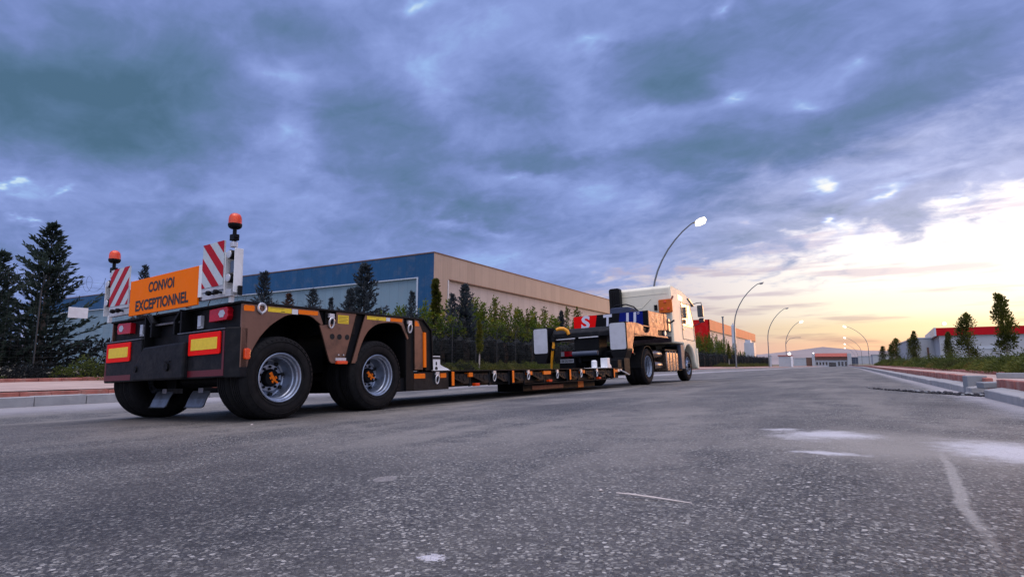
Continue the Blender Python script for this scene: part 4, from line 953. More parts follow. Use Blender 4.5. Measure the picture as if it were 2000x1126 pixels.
def stones(name, m, x0, x1, z0, z1, y0, y1, step, gap, skip=(), seed=1, far=60.0, slope=0.0):
    """a row of kerb stones or bricks laid end to end: one run of kerb"""
    rnd = random.Random(seed); b = MB(); y = y0
    while y < y1:
        L = step if y < far else (step * 8 if y < 150 else step * 30)
        if not any(a < y + L / 2 < c for a, c in skip):
            j = lambda s: rnd.uniform(-s, s)
            dz = j(.006) + grade(y); dx = j(.006)
            b.prism([(x0 + dx, z0 + grade(y)), (x1 + dx, z0 + grade(y)), (x1 + dx, z1 + dz + slope), (x0 + dx, z1 + dz)], 'y', y + gap / 2, y + L - gap / 2)
        y += L
    o = b.build(name, m, None, bevel=.008, bseg=1); o['kind'] = 'structure'; return o
GUT = road_z(-12.4, 0)
stones('kerb', 'concrete', -12.60, XKL, GUT - .1, GUT + .165, -10, 480, .80, .012, seed=3)
stones('kerb', 'brick', -13.08, -12.98, GUT + .0, GUT + .225, -10, 480, .48, .006, seed=4)
stones('kerb', 'brick', -17.75, -17.62, -.20, .02, -10, 480, .48, .006, seed=5)
b = MB(); b.box(-12.99, -12.59, -10, 480, -.5, -.25); 
sheet('pavement', 'sand', [-13.0, -12.8, -12.58], ysw, lambda x, y: GUT + .145 + bumpy(x, y, .03) + grade(y))
G = (8.5, 9.6)
stones('kerb', 'concrete', XKR, XKR + .17, -.15, .075, -5, 480, .80, .012, skip=(G,), seed=6, slope=.03)
stones('kerb', 'brick', XKR + .172, XKR + .252, -.1, .205, -5, 480, .21, .008, skip=((8.8, 9.4),), seed=7, far=35)
stones('kerb', 'brick', 2.62, 2.72, .05, .222, 6.5, 480, .22, .008, seed=8, far=35)
stones('pavement', 'sand', XKR + .25, XKR + .30, .0, .152, -5, 480, 4, .0, seed=9)

def block(label, loc, size, rot):
    b = MB(); b.box(-size[0] / 2, size[0] / 2, -size[1] / 2, size[1] / 2, 0, size[2]); o = b.build('concrete_block', 'block', None, bevel=.012)
    o.location = loc; o.rotation_euler = rot; return tag(o, label, 'block', 'loose kerb blocks by the right kerb')
block('grey concrete kerb block standing upright in the gap of the right kerb', (1.50, 9.80, .0), (.22, .19, .225), (0, 0, R(8)))
block('grey concrete block lying askew on the kerb edge nearest the camera', (1.60, 9.05, .09), (.36, .20, .075), (0, R(-3), R(12)))
block('grey concrete block lying flat on the sandy footway beyond the red bricks', (2.2, 11.3, .160), (.40, .20, .085), (0, 0, R(-9)))
# ragged trench scar from the gap across the road
rnd = random.Random(11); b = MB(); L = []; Rr = []
pts = [(1.48, 9.0), (1.36, 9.12), (1.2, 9.3), (1.0, 9.6), (.85, 9.85), (.65, 10.2), (.45, 10.55), (.28, 10.95)]
for i in range(57):
    t = i / 56 * (len(pts) - 1); k = min(int(t), len(pts) - 2); f = t - k
    x = pts[k][0] * (1 - f) + pts[k + 1][0] * f; y = pts[k][1] * (1 - f) + pts[k + 1][1] * f
    wd = (.34 * (1 - i / 56) ** .7 + .02) * rnd.uniform(.6, 1.25)
    L.append((x, y - wd * rnd.uniform(.8, 1.1), road_z(x, y) + .007 + .012 * rnd.random())); Rr.append((x, y + wd * rnd.uniform(.7, 1.1), road_z(x, y) + .007 + .012 * rnd.random()))
n = len(L); b.add(L + Rr, [(i, i + 1, n + i + 1, n + i) for i in range(n - 1)])
M['scar'] = mat('loose_dark_chippings', (.040, .038, .044), .95, 0, .6, 30, bump=1.0, bscale=45)
o = b.build('trench_scar', 'scar'); o['kind'] = 'structure'
rub = MB()
# rubble lumps in the trench scar
for i in range(90):
    t = rnd.random() ** 1.2; k = int(t * 56); x = (L[k][0] + Rr[k][0]) / 2 + rnd.uniform(-.02, .02); y = rnd.uniform(L[k][1], Rr[k][1]); s = rnd.uniform(.012, .020) + .022 * (1 - t) * rnd.random()
    rub.cur = 0 if i % 4 else 1; e1, e2 = rnd.uniform(.7, 1.3), rnd.uniform(.6, 1.1)
    rub.lathe([(0, -s * .5), (s * .8 * e1, -s * .2), (s, s * .3 * e2), (s * .5 * e1, s * .8 * e2), (0, s * .9 * e2)], (x, y, road_z(x, y) + s * .4), 'z', 6, rnd.uniform(0, 6))
o = rub.build('rubble', ['scar', 'block']); tag(o, 'broken lumps strewn along the dark scar across the road', 'rubble', None, 'stuff')
# straw and a pale pebble on the asphalt
b = MB(); b.tube([(-.645, 1.742, .004), (-.60, 1.738, .006), (-.52, 1.737, .005), (-.41, 1.728, .004)], [.002, .003, .003, .0015], 6); M['straw'] = mat('pale_straw', (.62, .55, .50), .6)
o = b.build('straw', 'straw'); o.location.z = road_z(-.5, 1.7); tag(o, 'thin pale straw lying across the dark asphalt', 'straw')
for (x, y, s, lab) in ((-.72, 1.80, .006, 'tiny pale pebble on the asphalt beside the straw'), (-4.9, 3.45, .012, 'pale scrap of litter on the road beside the rear trailer wheel')):
    b = MB(); b.lathe([(0, 0), (s, .2 * s), (s * .9, .7 * s), (0, s)], (0, 0, 0), 'z', 8); o = b.build('pebble', 'straw'); o.location = (x, y, road_z(x, y)); tag(o, lab, 'pebble')

# ------------------------------------------------------------------ vegetation
def quad_leaf(b, p, d, L, W, rnd, roll=None):
    d = d.normalized(); ref = Vector((rnd.uniform(-1, 1), rnd.uniform(-1, 1), rnd.uniform(-1, 1)))
    u = d.cross(ref)
    if u.length < 1e-4: return
    u.normalize(); n = len(b.v); m = p + d * L * .5; e = p + d * L
    b.v += [p, m + u * W * .5, e, m - u * W * .5]; b.f.append((n, n + 1, n + 2, n + 3)); b.mi.append(b.cur)
def plant_root(name, label, cat, loc, scale, rot, group, protos):
    o = copy_tree(protos); o.location = loc; o.rotation_euler = (0, 0, rot)
    o.scale = (scale[0], scale[0], scale[1]); tag(o, label, cat, group); return o
_keep = []
def conifer_proto(name, h, r, seed, crown, needles=1.0, spire=.18, cover=1.0):
    rnd = random.Random(seed); root = empty(name); _keep.append(root)
    t = MB(); t.tube([(0, 0, 0), (.02, .01, h * .4), (.0, .02, h * .8), (0, 0, h * .99)], [.07 * h / 5, .05 * h / 5, .02, .004], 8); t.build('trunk', 'bark', root, smooth=True)
    b = MB(); nb = int(150 * cover)
    for i in range(nb):
        f = (i + rnd.random()) / nb; f = f ** .92
        z = h * (.03 + .95 * f)
        env = (1 - f) ** .85 * (1 - spire) + spire * (1 - f) ** .4
        L = r * env * rnd.choice((.55, .75, .9, 1.0, 1.0, 1.1, 1.45))
        a = i * 2.39996 + rnd.uniform(-.5, .5); up = rnd.uniform(.10, .75) + f * .5
        d = Vector((math.cos(a), math.sin(a), up)).normalized(); p0 = Vector((0, 0, z)); steps = max(4, int(L / .065))
        for s in range(1, steps + 1):
            q = s / steps; p = p0 + d * L * q + Vector((0, 0, -.10 * L * math.sin(q * 3.0))) 
            for k in range(int(5 * needles)):
                sd = Vector((rnd.uniform(-1, 1), rnd.uniform(-1, 1), rnd.uniform(-.5, .8))) * .8 + d * 1.1
                quad_leaf(b, p + Vector((rnd.uniform(-.04, .04), rnd.uniform(-.04, .04), rnd.uniform(-.03, .03))), sd, rnd.uniform(.12, .26) * (1.1 - .35 * q), rnd.uniform(.04, .075), rnd)
    b.build('crown', crown, root); return root
def shoot_proto(name, h, r, seed, crown, stems=14, leaf=.16, dens=1.6):
    rnd = random.Random(seed); root = empty(name); _keep.append(root); t = MB(); b = MB()
    for s in range(stems):
        a = rnd.uniform(0, 6.283); rr = r * math.sqrt(rnd.random()); hh = h * rnd.uniform(.55, 1.0) * (1 - .22 * rr / r)
        base = Vector((math.cos(a) * rr * .25, math.sin(a) * rr * .25, 0)); top = Vector((math.cos(a) * rr, math.sin(a) * rr, hh)); mid = (base + top) / 2 + Vector((math.cos(a) * rr * .22, math.sin(a) * rr * .22, 0))
        t.tube([base, mid, top], [.022, .013, .004], 5)
        n = int(hh / .022 * dens)
        for k in range(n):
            q = .06 + .94 * (k + rnd.random()) / n; p = base.lerp(mid, q * 2) if q < .5 else mid.lerp(top, q * 2 - 1)
            spread = .24 * (1 - q) + .045; p = p + Vector((rnd.gauss(0, spread), rnd.gauss(0, spread), rnd.gauss(0, .05)))
            d = Vector((rnd.uniform(-1, 1), rnd.uniform(-1, 1), rnd.uniform(.0, 1.5)))
            quad_leaf(b, p, d, leaf * rnd.uniform(.7, 1.35), leaf * rnd.uniform(.38, .6), rnd)
    t.build('trunk', 'bark', root); b.build('crown', crown, root); return root
def column_proto(name, h, r, seed, crown, bark, clear=.28, n=2600, leaf=.055, lean=0.0):
    rnd = random.Random(seed); root = empty(name); _keep.append(root); t = MB(); b = MB()
    t.tube([(0, 0, 0), (.01, .01, h * .3), (lean * .5, 0, h * .6), (lean, 0, h * .97)], [.032 * h / 2, .026 * h / 2, .016, .004], 8)
    lumps = [(rnd.uniform(-.5, .5) * r * (1 - f * .6), rnd.uniform(-.5, .5) * r * (1 - f * .6), h * (clear + (1 - clear) * f), r * (.14 + .80 * min(1, (f + .12) * 3.2) * (1 - f) ** .75) * rnd.uniform(.6, 1.25)) for f in [(i + .3) / 17 for i in range(17)]]
    for (lx, ly, lz, lr) in lumps:
        t.tube([(lean * lz / h, 0, lz - lr * .9), (lx + lean * lz / h, ly, lz)], [.008, .003], 5)
        for k in range(int(n / 17)):
            d = Vector((rnd.gauss(0, 1), rnd.gauss(0, 1), rnd.gauss(0, 1.35))).normalized(); p = Vector((lx + lean * lz / h, ly, lz)) + Vector((d.x * lr, d.y * lr, d.z * lr * 1.25)) * rnd.uniform(.25, 1.0)
            quad_leaf(b, p, d + Vector((0, 0, rnd.uniform(.2, 1.4))), leaf * rnd.uniform(.7, 1.5), leaf * rnd.uniform(.35, .6), rnd)
    t.build('trunk', bark, root, smooth=True); b.build('crown', crown, root); return root
def bush_mesh(name, rx, ry, h, seed, m, n=1300, leaf=.075):
    rnd = random.Random(seed); b = MB()
    for i in range(n):
        a = rnd.uniform(0, 6.283); q = math.sqrt(rnd.random()); x, y = math.cos(a) * q, math.sin(a) * q
        top = h * (1 - q ** 2.2 * .75) * (.72 + .5 * mnoise.noise(Vector((x * 2.3 + seed, y * 2.3, 0))) + .15)
        z = top * rnd.random() ** .45
        d = Vector((x * .9 + rnd.uniform(-.7, .7), y * .9 + rnd.uniform(-.7, .7), rnd.uniform(.1, 1.1)))
        quad_leaf(b, Vector((x * rx, y * ry, z)), d, leaf * rnd.uniform(.7, 1.7), leaf * rnd.uniform(.25, .5), rnd)
    o = b.build(name, m); return o

P = {
 'spruceA': conifer_proto('spruce_tree', 5.0, 1.45, 1, 'spruce', .9, .15, 1.0), 'spruceB': conifer_proto('spruce_tree', 5.0, 1.25, 2, 'bluespruce', 1.0, .2), 'spruceC': conifer_proto('spruce_tree', 5.0, .95, 3, 'bluespruce', .8, .25, .8),
 'brown': conifer_proto('spruce_tree', 5.0, 1.0, 4, 'rusty_needles', .8, .2, .7), 'laurelA': shoot_proto('laurel_tree', 5.0, 1.5, 5, 'laurel', 22), 'laurelB': shoot_proto('laurel_tree', 5.0, 1.15, 6, 'laurel', 16), 'laurelC': shoot_proto('laurel_tree', 5.0, 1.3, 7, 'poplar', 18, .14, 1.4),
 'column': column_proto('poplar_tree', 5.0, .42, 8, 'poplar', 'bark', .1, 4200, .15), 'sapling': column_proto('poplar_tree', 2.8, .21, 9, 'poplar', 'pale_bark', .38, 1500, .1)}
TREES = [  # kind, x, y, height, width factor, label
 ('spruceA', -22.5, 8.0, 5.25, 1.05, 'tallest dark spruce at the left edge, behind the wire fence'), ('spruceA', -21.9, 6.6, 4.0, 1.0, 'shorter dark spruce half hidden left of the tallest spruce'),
 ('spruceC', -24.0, 11.7, 4.51, .7, 'thin spruce tip showing above the orange convoy sign'), ('spruceC', -23, 16.4, 4.86, 1.0, 'narrow grey spruce just right of the right trailer beacon'), ('brown', -22.5, 17.4, 3.88, 1.0, 'small browned conifer before the blue warehouse wall'),
 ('spruceC', -23, 19.2, 4.34, 1.1, 'scraggy conifer with drooping side shoots, right of the browned one'), ('spruceC', -23, 20.4, 4.04, .7, 'small pointed conifer above the middle of the trailer deck'),
 ('spruceB', -23.5, 23.2, 6.3, 1.05, 'broad blue grey spruce reaching above the warehouse band'), ('spruceB', -23.2, 21.9, 4.7, .9, 'shorter blue grey spruce touching the broad one on its left'), ('laurelB', -22.5, 24.3, 4.66, .7, 'first small green shrub tree left of the warehouse corner'), ('laurelB', -22.4, 25.4, 4.5, .7, 'second small green shrub tree beside a spruce, near the warehouse corner'),
 ('spruceC', -22.5, 26.2, 4.99, .8, 'slim spruce in front of the right end of the blue wall'), ('laurelA', -23, 28.3, 5.3, .75, 'dense green tree directly before the warehouse corner'), ('column', -24, 30.4, 6.39, .95, 'tall narrow olive tree standing at the warehouse corner'),
 ('spruceC', -22.5, 30.3, 5.3, .8, 'thin ragged spruce right of the narrow olive tree'), ('spruceB', -22.5, 31.8, 6.1, .95, 'tall blue grey spruce before the tan warehouse wall'), ('laurelA', -23.5, 35.0, 6.5, .8, 'first bushy green tree right of the blue grey spruce'), ('laurelC', -23.5, 36.9, 6.9, .8, 'tallest bushy olive tree before the tan wall'),
 ('laurelA', -23.5, 38.9, 6.7, .8, 'bushy green tree in the middle of the tan wall row'), ('laurelC', -23.2, 41.3, 6.4, .8, 'thin topped olive tree in the tan wall row'), ('laurelB', -23.5, 44.0, 6.6, .8, 'green tree behind the left gooseneck plate'), ('laurelA', -23.5, 46.4, 6.3, .9, 'low broad green tree left of the round olive crown'),
 ('laurelC', -23.5, 50.9, 7.54, .95, 'round crowned olive tree above the red S board'), ('spruceB', -23, 48.4, 5.6, .7, 'small grey spruce squeezed below the round olive crown'), ('laurelB', -23.5, 56.4, 6.5, .6, 'small green tree between the red board and the truck'), ('laurelC', -23.5, 60.2, 7.2, .6, 'olive tree nearest the left side of the truck cab')]
for i, (k, x, y, h, wf, lab) in enumerate(TREES):
    o = plant_root('tree', lab, 'tree', (x - (1.0 if k[0] == 'l' else 0), y, -.2), (h / 5 * wf * (1.45 if k[0] == 'l' else 1.15), h / 5), i * 1.9, 'trees behind the left fence', P[k])
for i, (y, h) in enumerate(((97, 7.2), (102, 8.2), (108, 8.0), (114, 7.6), (121, 8.6), (128, 8.2), (136, 7.6), (145, 6.8), (153, 5.6), (160, 4.8))):
    k = ('laurelA', 'laurelC', 'laurelB')[i % 3]
    lab = ('dark green tree right beside the truck bumper, before the red building', 'second dark green tree from the truck, before the red building', 'third dark green tree from the truck, below the red front wall', 'dark green tree below the left end of the sunlit red wall', 'tall dark green tree left of the second street lamp', 'dark green tree directly behind the second street lamp', 'dark green tree just right of the second street lamp', 'lower green tree below the far end of the red building', 'small green tree left of the third street lamp', 'smallest green tree at the end of the row by the third street lamp')[i]
    plant_root('tree', lab, 'tree', (-24.5 + (i % 2), y, -.3), (h / 5 * .85, h / 5), i * 2.3, 'green trees before the red building', P[k])
rnd = random.Random(91); yy = 26.5
while yy < 64:
    k = rnd.choice(('laurelA', 'laurelB', 'laurelC', 'laurelA')); hh = 4.3 + (yy - 26) * .022 + rnd.uniform(-.4, .6)
    plant_root('tree', 'low bushy yellow green tree filling the row over the dark hedge, before the tan wall', 'tree', (-23.4 + rnd.uniform(-.3, .3), yy, -.2), (hh / 5 * 1.45, hh / 5), rnd.uniform(0, 6), 'low bushy trees over the dark hedge', P[k]); yy += rnd.uniform(1.7, 2.6)
plant_root('sapling', 'slim young sapling on the strip between trailer bed and dark hedge', 'tree', (-18.6, 27.8, -.1), (1.15, 1.08), .4, None, P['sapling'])
plant_root('sapling', 'slim young sapling beside the truck bumper, left of the second lamp', 'tree', (-18.0, 108, -.3), (1.5, 1.5), 1.4, None, P['sapling'])
# right-hand footway trees
Q = {'a': column_proto('poplar_tree', 2.1, .31, 21, 'poplar', 'pale_bark', .30, 3000, .07, -.03), 'b': column_proto('poplar_tree', 2.1, .45, 22, 'poplar', 'bark', .26, 3000, .07), 'c': column_proto('poplar_tree', 2.1, .34, 23, 'dryleaf', 'bark', .16, 2400, .07)}
RT = [('a', 3.95, 20.7, 2.16, 1.0, 'tall pointed sapling with a pale trunk, rightmost on the right footway'), ('b', 4.0, 26.6, 2.05, 1.1, 'dark bushy sapling before the white wall, second from the right'), ('c', 4.0, 31.2, 1.62, 1.0, 'small sapling at the left end of the red roof band'), ('c', 3.8, 30.0, 1.5, .6, 'thin spiky sapling leaning left of the red roof band'),
      ('c', 4.1, 45.5, 2.35, 1.0, 'pointed tree, right of a close pair on the right footway'), ('b', 4.3, 50.5, 2.15, .85, 'darker tree, left of a close pair on the right footway'), ('b', 4.2, 63, 2.5, 1.3, 'broad dark tree farthest along the right footway'), ('c', 4.4, 74, 2.3, 1.3, 'low dark tree behind the broad dark one on the right'), ('c', 4.6, 92, 2.6, 1.6, 'small dark tree near the far right lamps')]
for i, (k, x, y, h, wf, lab) in enumerate(RT):
    plant_root('tree', lab, 'tree', (x, y, rz(x, y) - .03), (h / 2.1 * wf, h / 2.1), i * 1.3 + .3, 'young trees on the right footway', Q[k])
# low shrubs: left bed strip, right bed
bm_ = [bush_mesh('shrub', .75, .75, .62, s, m_, 1500, .07) for s, m_ in ((31, 'dryleaf'), (32, 'lowshrub'), (33, 'hedge'), (34, 'lowshrub'))]
for o in bm_: _keep.append(o)
rnd = random.Random(5)
def shrub(kind, x, y, z, s, label, group):
    o = bm_[kind].copy(); COL.objects.link(o); o.location = (x, y, z); o.scale = (s * rnd.uniform(.9, 1.3), s * rnd.uniform(.9, 1.3), s * rnd.uniform(.75, 1.15)); o.rotation_euler = (0, 0, rnd.uniform(0, 6)); tag(o, label, 'shrub', group); return o
yy = 2.6
while yy < 26: 
    shrub((2, 2, 3, 2)[int(yy * 1.3) % 4], -18.7 + rnd.uniform(-.3, .3), yy, -.12, 1.05, 'low dark shrub in the bed between the sandy footway and the wire fence', 'dark low shrubs before the wire fence'); yy += .85
for row, (x0, st) in enumerate(((-18.5, 1.25), (-19.4, 1.3))):
    yy = 22.5
    while yy < 62: 
        shrub((0, 0, 3, 0, 1)[int(yy * 1.7 + row) % 5], x0 + rnd.uniform(-.3, .3), yy, -.12, 1.0, 'low dry bedding shrub below the dark hedge, beyond the trailer bed', 'dry shrubs beyond the trailer bed'); yy += st
yy = 100
while yy < 170: shrub(0, -18.2 + rnd.uniform(-.3, .3), yy, -.3, 1.3, 'low shrub on the strip under the green trees by the second lamp', 'shrubs by the second lamp'); yy += 2.2
yy = 7.0
while yy < 70:
    for xx in ((3.15, 3.75) if yy < 26 else (3.4,)):
        shrub((1, 3, 1, 0)[int(yy * 2.1 + xx) % 4], xx + rnd.uniform(-.15, .15), yy, rz(xx, yy) + .02, .66 if yy < 26 else .9, 'low green shrub in the brick edged bed round the pale trunked saplings', 'green shrubs in the right bed')
    yy += .62 if yy < 26 else 1.7
o = shrub(0, 4.9, 19.5, rz(5, 20), 1.0, 'taller browned bush at the right edge behind the pointed sapling', None)
# dark hedge along the inside of the fence: one mass of leaves on a rough core
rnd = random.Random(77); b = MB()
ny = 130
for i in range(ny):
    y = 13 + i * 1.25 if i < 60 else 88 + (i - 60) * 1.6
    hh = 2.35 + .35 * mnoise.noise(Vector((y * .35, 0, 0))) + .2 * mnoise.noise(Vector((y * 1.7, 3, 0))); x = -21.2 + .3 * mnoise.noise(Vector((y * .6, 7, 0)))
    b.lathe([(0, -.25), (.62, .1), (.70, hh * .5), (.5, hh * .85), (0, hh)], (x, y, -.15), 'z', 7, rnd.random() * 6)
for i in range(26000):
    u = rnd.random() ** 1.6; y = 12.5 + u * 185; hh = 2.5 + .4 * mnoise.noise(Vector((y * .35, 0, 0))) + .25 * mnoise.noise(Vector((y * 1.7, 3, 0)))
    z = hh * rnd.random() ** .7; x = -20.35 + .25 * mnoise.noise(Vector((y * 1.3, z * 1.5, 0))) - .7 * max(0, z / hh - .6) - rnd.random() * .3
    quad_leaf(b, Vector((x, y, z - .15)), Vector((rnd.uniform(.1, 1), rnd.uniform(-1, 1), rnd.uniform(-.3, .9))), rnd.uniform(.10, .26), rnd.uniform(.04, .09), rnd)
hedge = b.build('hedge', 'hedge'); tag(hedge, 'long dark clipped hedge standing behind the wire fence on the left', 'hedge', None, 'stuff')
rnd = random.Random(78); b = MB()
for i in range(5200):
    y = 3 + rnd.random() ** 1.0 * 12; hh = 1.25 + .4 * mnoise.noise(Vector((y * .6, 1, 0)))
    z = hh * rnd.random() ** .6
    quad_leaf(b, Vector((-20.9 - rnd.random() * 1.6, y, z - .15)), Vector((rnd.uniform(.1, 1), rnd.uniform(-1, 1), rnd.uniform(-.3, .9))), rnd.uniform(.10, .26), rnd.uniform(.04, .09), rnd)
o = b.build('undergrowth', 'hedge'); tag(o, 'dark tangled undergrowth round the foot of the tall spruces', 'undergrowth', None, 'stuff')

# ------------------------------------------------------------------ fence with razor wire
fence = empty('wire_fence', (-20, 30, -.15)); tag(fence, 'tall wire mesh fence topped with coiled razor wire along the left footway', 'fence')
FO = (-20, 30, -.15)
proto = None
FY0, FY1, FH = -3.0, 165.0, 2.62
k = 0
y = FY0
while y <= FY1:
    if proto is None:
        b = MB(FO); b.cyl((-20, y, -.15), (-20, y, FH - .1), .022, 8); b.tube([(-20, y, FH - .12), (-19.86, y, FH + .12), (-19.78, y, FH + .30)], .02, 6); proto = b.build('post', 'wire', fence); py = y
    else:
        c = proto.copy(); COL.objects.link(c); c.parent = fence; c.location = (0, y - py, 0)
    y += 2.5 if y < 60 else 5.0
b = MB(FO); b_y = FY0
for i in range(17): b.tube([(-20, FY0, -.05 + i * .155), (-20, FY1, -.05 + i * .155)], .0016, 3, cap=False)
y = FY0
while y < FY1:
    b.tube([(-20, y, -.1), (-20, y, FH - .1)], .0013 if y < 30 else .002, 3, cap=False); y += .16 if y < 45 else .33
for (dx, dz) in ((.1, .08), (.2, .24)): b.tube([(-20 + dx, FY0, FH + dz), (-20 + dx, FY1, FH + dz)], .003, 3, cap=False)
b.build('wire_mesh', 'wire', fence)
b = MB(FO); pts = []; rnd = random.Random(3); y = FY0; a = 0
while y < 75:
    rr = .235 + rnd.uniform(-.015, .015); pts.append((-19.86 + rr * math.cos(a), y + .10 * math.sin(a * .5), FH + .19 + rr * math.sin(a))); a += 2 * math.pi / 12; y += .30 / 12
b.tube(pts, .0045, 3, cap=False); b.build('razor_coil', 'wire', fence)
b = MB(); b.box(-19.93, -19.91, 7.68, 8.19, 1.75, 2.07); o = b.build('blank_sign', 'white', bevel=.004); tag(o, 'blank white board fixed to the wire fence before the dark spruce', 'sign')

# ------------------------------------------------------------------ warehouses and far buildings
M['blue_clad'] = cladding('blue_cladding', (.018, .085, .20), .25, 0)
M['bluegrey_clad'] = cladding('pale_blue_cladding', (.19, .29, .36), .25, 0)
M['tan_clad'] = cladding('tan_cladding', (.50, .365, .28), .30, 1)
M['pinkgrey_clad'] = cladding('pale_tan_cladding', (.55, .46, .41), .30, 1)
M['red_clad'] = cladding('red_cladding', (.55, .004, .004), .3, 0)
M['lit_red_clad'] = cladding('sunlit_red_cladding', (.70, .13, .06), 1.0, 1)  # red cladding with warm sunlight put into its colour
M['pale_clad'] = cladding('pale_wall_cladding', (.60, .56, .55), 1.0, 1)
M['whitewall'] = mat('white_render', (.40, .43, .46), .9, 0, .06, .6, dirt=(.42, .43, .44), dirt_amt=.35, dirt_scale=.25)
M['redtrim'] = mat('red_trim', (.45, .004, .012), .6, 0, .08, .5, spec=.15)
M['rooftile'] = mat('red_roof_tiles', (.36, .085, .055), .8, 0, .2, 1.2)
M['trim'] = mat('pale_metal_trim', (.50, .55, .60), .4, .3, .06, 1)
wh = empty('warehouse', (-36, 45.25, -.5)); tag(wh, 'large flat roofed warehouse with a deep blue front and a tan ribbed side', 'warehouse'); WO = (-36, 45.25, -.5)
WX0, WX1, WY0, WY1, WZ = -135.0, -36.0, 45.25, 114.0, 11.8
def wb(): return MB(WO)
b = wb(); b.box(WX0, WX1 - .3, WY0, WY0 + .3, 9.35, WZ); b.box(-38.15, WX1 - .3, WY0, WY0 + .3, -.5, 9.35); b.box(WX1 - .3, WX1 - .004, WY0, WY0 + .3, -.5, WZ); b.build('front_wall', 'blue_clad', wh)
b = wb(); b.box(WX0, -38.15, WY0 + .22, WY0 + .4, -.5, 9.35); b.build('front_recess', 'bluegrey_clad', wh)
b = wb(); b.box(WX1 - .3, WX1, WY0 + .302, WY1, 9.32, WZ); b.box(WX1 - .3, WX1, WY0 + .302, 47.75, -.5, 9.32); b.box(WX1 - .003, WX1, WY0 + .004, WY0 + .302, -.5, WZ); b.build('side_wall', 'tan_clad', wh)
b = wb(); b.box(WX1 - .42, WX1 - .24, 47.75, WY1, -.5, 9.32); b.build('side_recess', 'pinkgrey_clad', wh)
b = wb(); b.box(WX0, -38.05, WY0 - .04, WY0 + .24, 9.28, 9.40); b.box(-38.25, -38.05, WY0 - .04, WY0 + .24, -.5, 9.28); b.box(WX1 - .22, WX1 + .04, 47.65, 47.85, -.5, 9.25); b.build('panel_trim', 'trim', wh)
M['bronze'] = mat('bronze_and_shade', (.16, .085, .06), .5, .2, .1, 1)
b = wb(); b.box(WX1 - .22, WX1 + .05, 47.85, WY1, 9.25, 9.37); b.box(WX0, WX1 + .04, WY0 - .05, WY0 + .1, WZ, WZ + .12); b.box(WX1 - .12, WX1 + .05, WY0 + .1, WY1, WZ, WZ + .12); b.build('coping', 'bronze', wh)  # bronze strip above side recess paints the soffit shadow; roof edges are coping
b = wb(); b.box(WX0, WX1 - .3, WY0 + .3, WY1, 11.2, 11.4); b.box(WX0, WX1 - .3, WY1 - .3, WY1, -.5, 11.2); b.build('roof', 'trim', wh)
rb = empty('red_factory', (-40, 204.4, -.5)); tag(rb, 'red fronted factory with a sunlit red top band and pale side wall beyond the truck', 'factory'); RO = (-40, 204.4, -.5)
b = MB(RO); b.box(-75, -40, 204.4, 204.8, -.5, 15.8); b.build('front_wall', 'red_clad', rb)
b = MB(RO); b.box(-40.3, -39.9, 204.4, 322, 12.0, 15.8); b.build('top_band', 'lit_red_clad', rb); b = MB(RO); b.box(-40.6, -40.2, 204.8, 322, -.5, 12.0); b.build('side_wall', 'pale_clad', rb)
b = MB(RO); b.box(-39.95, -39.7, 206, 322, 11.85, 12.05); b.build('panel_trim', 'bronze', rb); b = MB(RO); b.box(-75, -40.3, 204.8, 322, 15.0, 15.2); b.build('roof', 'trim', rb)
b = MB(); b.cyl((-30, 173, -.4), (-30, 173, 13.8), .22, 14); b.cyl((-30, 173, 13.8), (-30, 173, 14.1), .34, 14); o = b.build('chimney', 'pole', smooth=True); tag(o, 'thin grey flue pipe with a capped top before the red factory', 'chimney')
b = MB(); b.box(-30.6, -29.5, 190.6, 191.8, -.4, 12.7); b.box(-30.3, -29.9, 190.9, 191.4, 12.7, 13.3); o = b.build('silo_tower', 'trim', bevel=.08); tag(o, 'square grey tower duct behind the second street lamp', 'tower')
b = MB(); b.box(-33.8, -30.2, 238, 243, -.5, 8.6); b.box(-33.5, -31.5, 239, 242, 8.6, 9.7); b.box(-33, -32, 237.98, 238.02, 5, 7); o = b.build('plant_block', 'trim', bevel=.08); tag(o, 'small grey plant block beyond the end of the red factory', 'building')
gb = empty('gate_booth', (-14, 176, -.55)); tag(gb, 'small pale gate booth with a brown flat roof beside the far street lamps', 'booth'); GO = (-14, 176, -.55)
b = MB(GO); b.box(-16.0, -12.7, 175.5, 179, -.6, 2.5); b.build('wall', 'whitewall', gb); b = MB(GO); b.box(-16.2, -12.5, 175.3, 179.2, 2.5, 2.75); b.build('roof', 'rooftile', gb); b = MB(GO); b.box(-12.9, -12.4, 175.2, 175.5, -.6, 2.45); b.build('corner_pillar', 'white', gb)
b = MB(); b.box(-17.0, -16.3, 160, 160.7, -.5, 2.4); b.box(-17.1, -16.2, 159.9, 160.8, 2.4, 2.55); o = b.build('gate_pillar', 'whitewall', bevel=.03); tag(o, 'pale gate pillar right behind the third street lamp', 'pillar')
gh = empty('gate_building', (-8, 470, -2.1)); tag(gh, 'distant white gate building with a red tiled roof across the road end', 'building'); HO = (-8, 470, -2.1)
b = MB(HO); b.box(-19, 2.2, 470, 482, -2.2, 5.2); b.box(-20.6, -18.6, 469, 483, -2.2, 7.6); b.box(1.8, 4.4, 469, 483, -2.2, 7.6); b.build('wall', 'whitewall', gh)
b = MB(HO); b.prism([(468.2, 5.3), (468.2, 5.6), (475, 8.0), (484, 5.6), (484, 5.3)], 'x', -18.6, 1.8); b.build('roof', 'rooftile', gh)
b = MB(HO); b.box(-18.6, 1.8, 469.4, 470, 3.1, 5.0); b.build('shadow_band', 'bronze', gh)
b = MB(HO)
for q in range(4): b.box(-18.0 + q * 2.0, -16.8 + q * 2.0, 469.9, 470.02, -.6, 1.6)
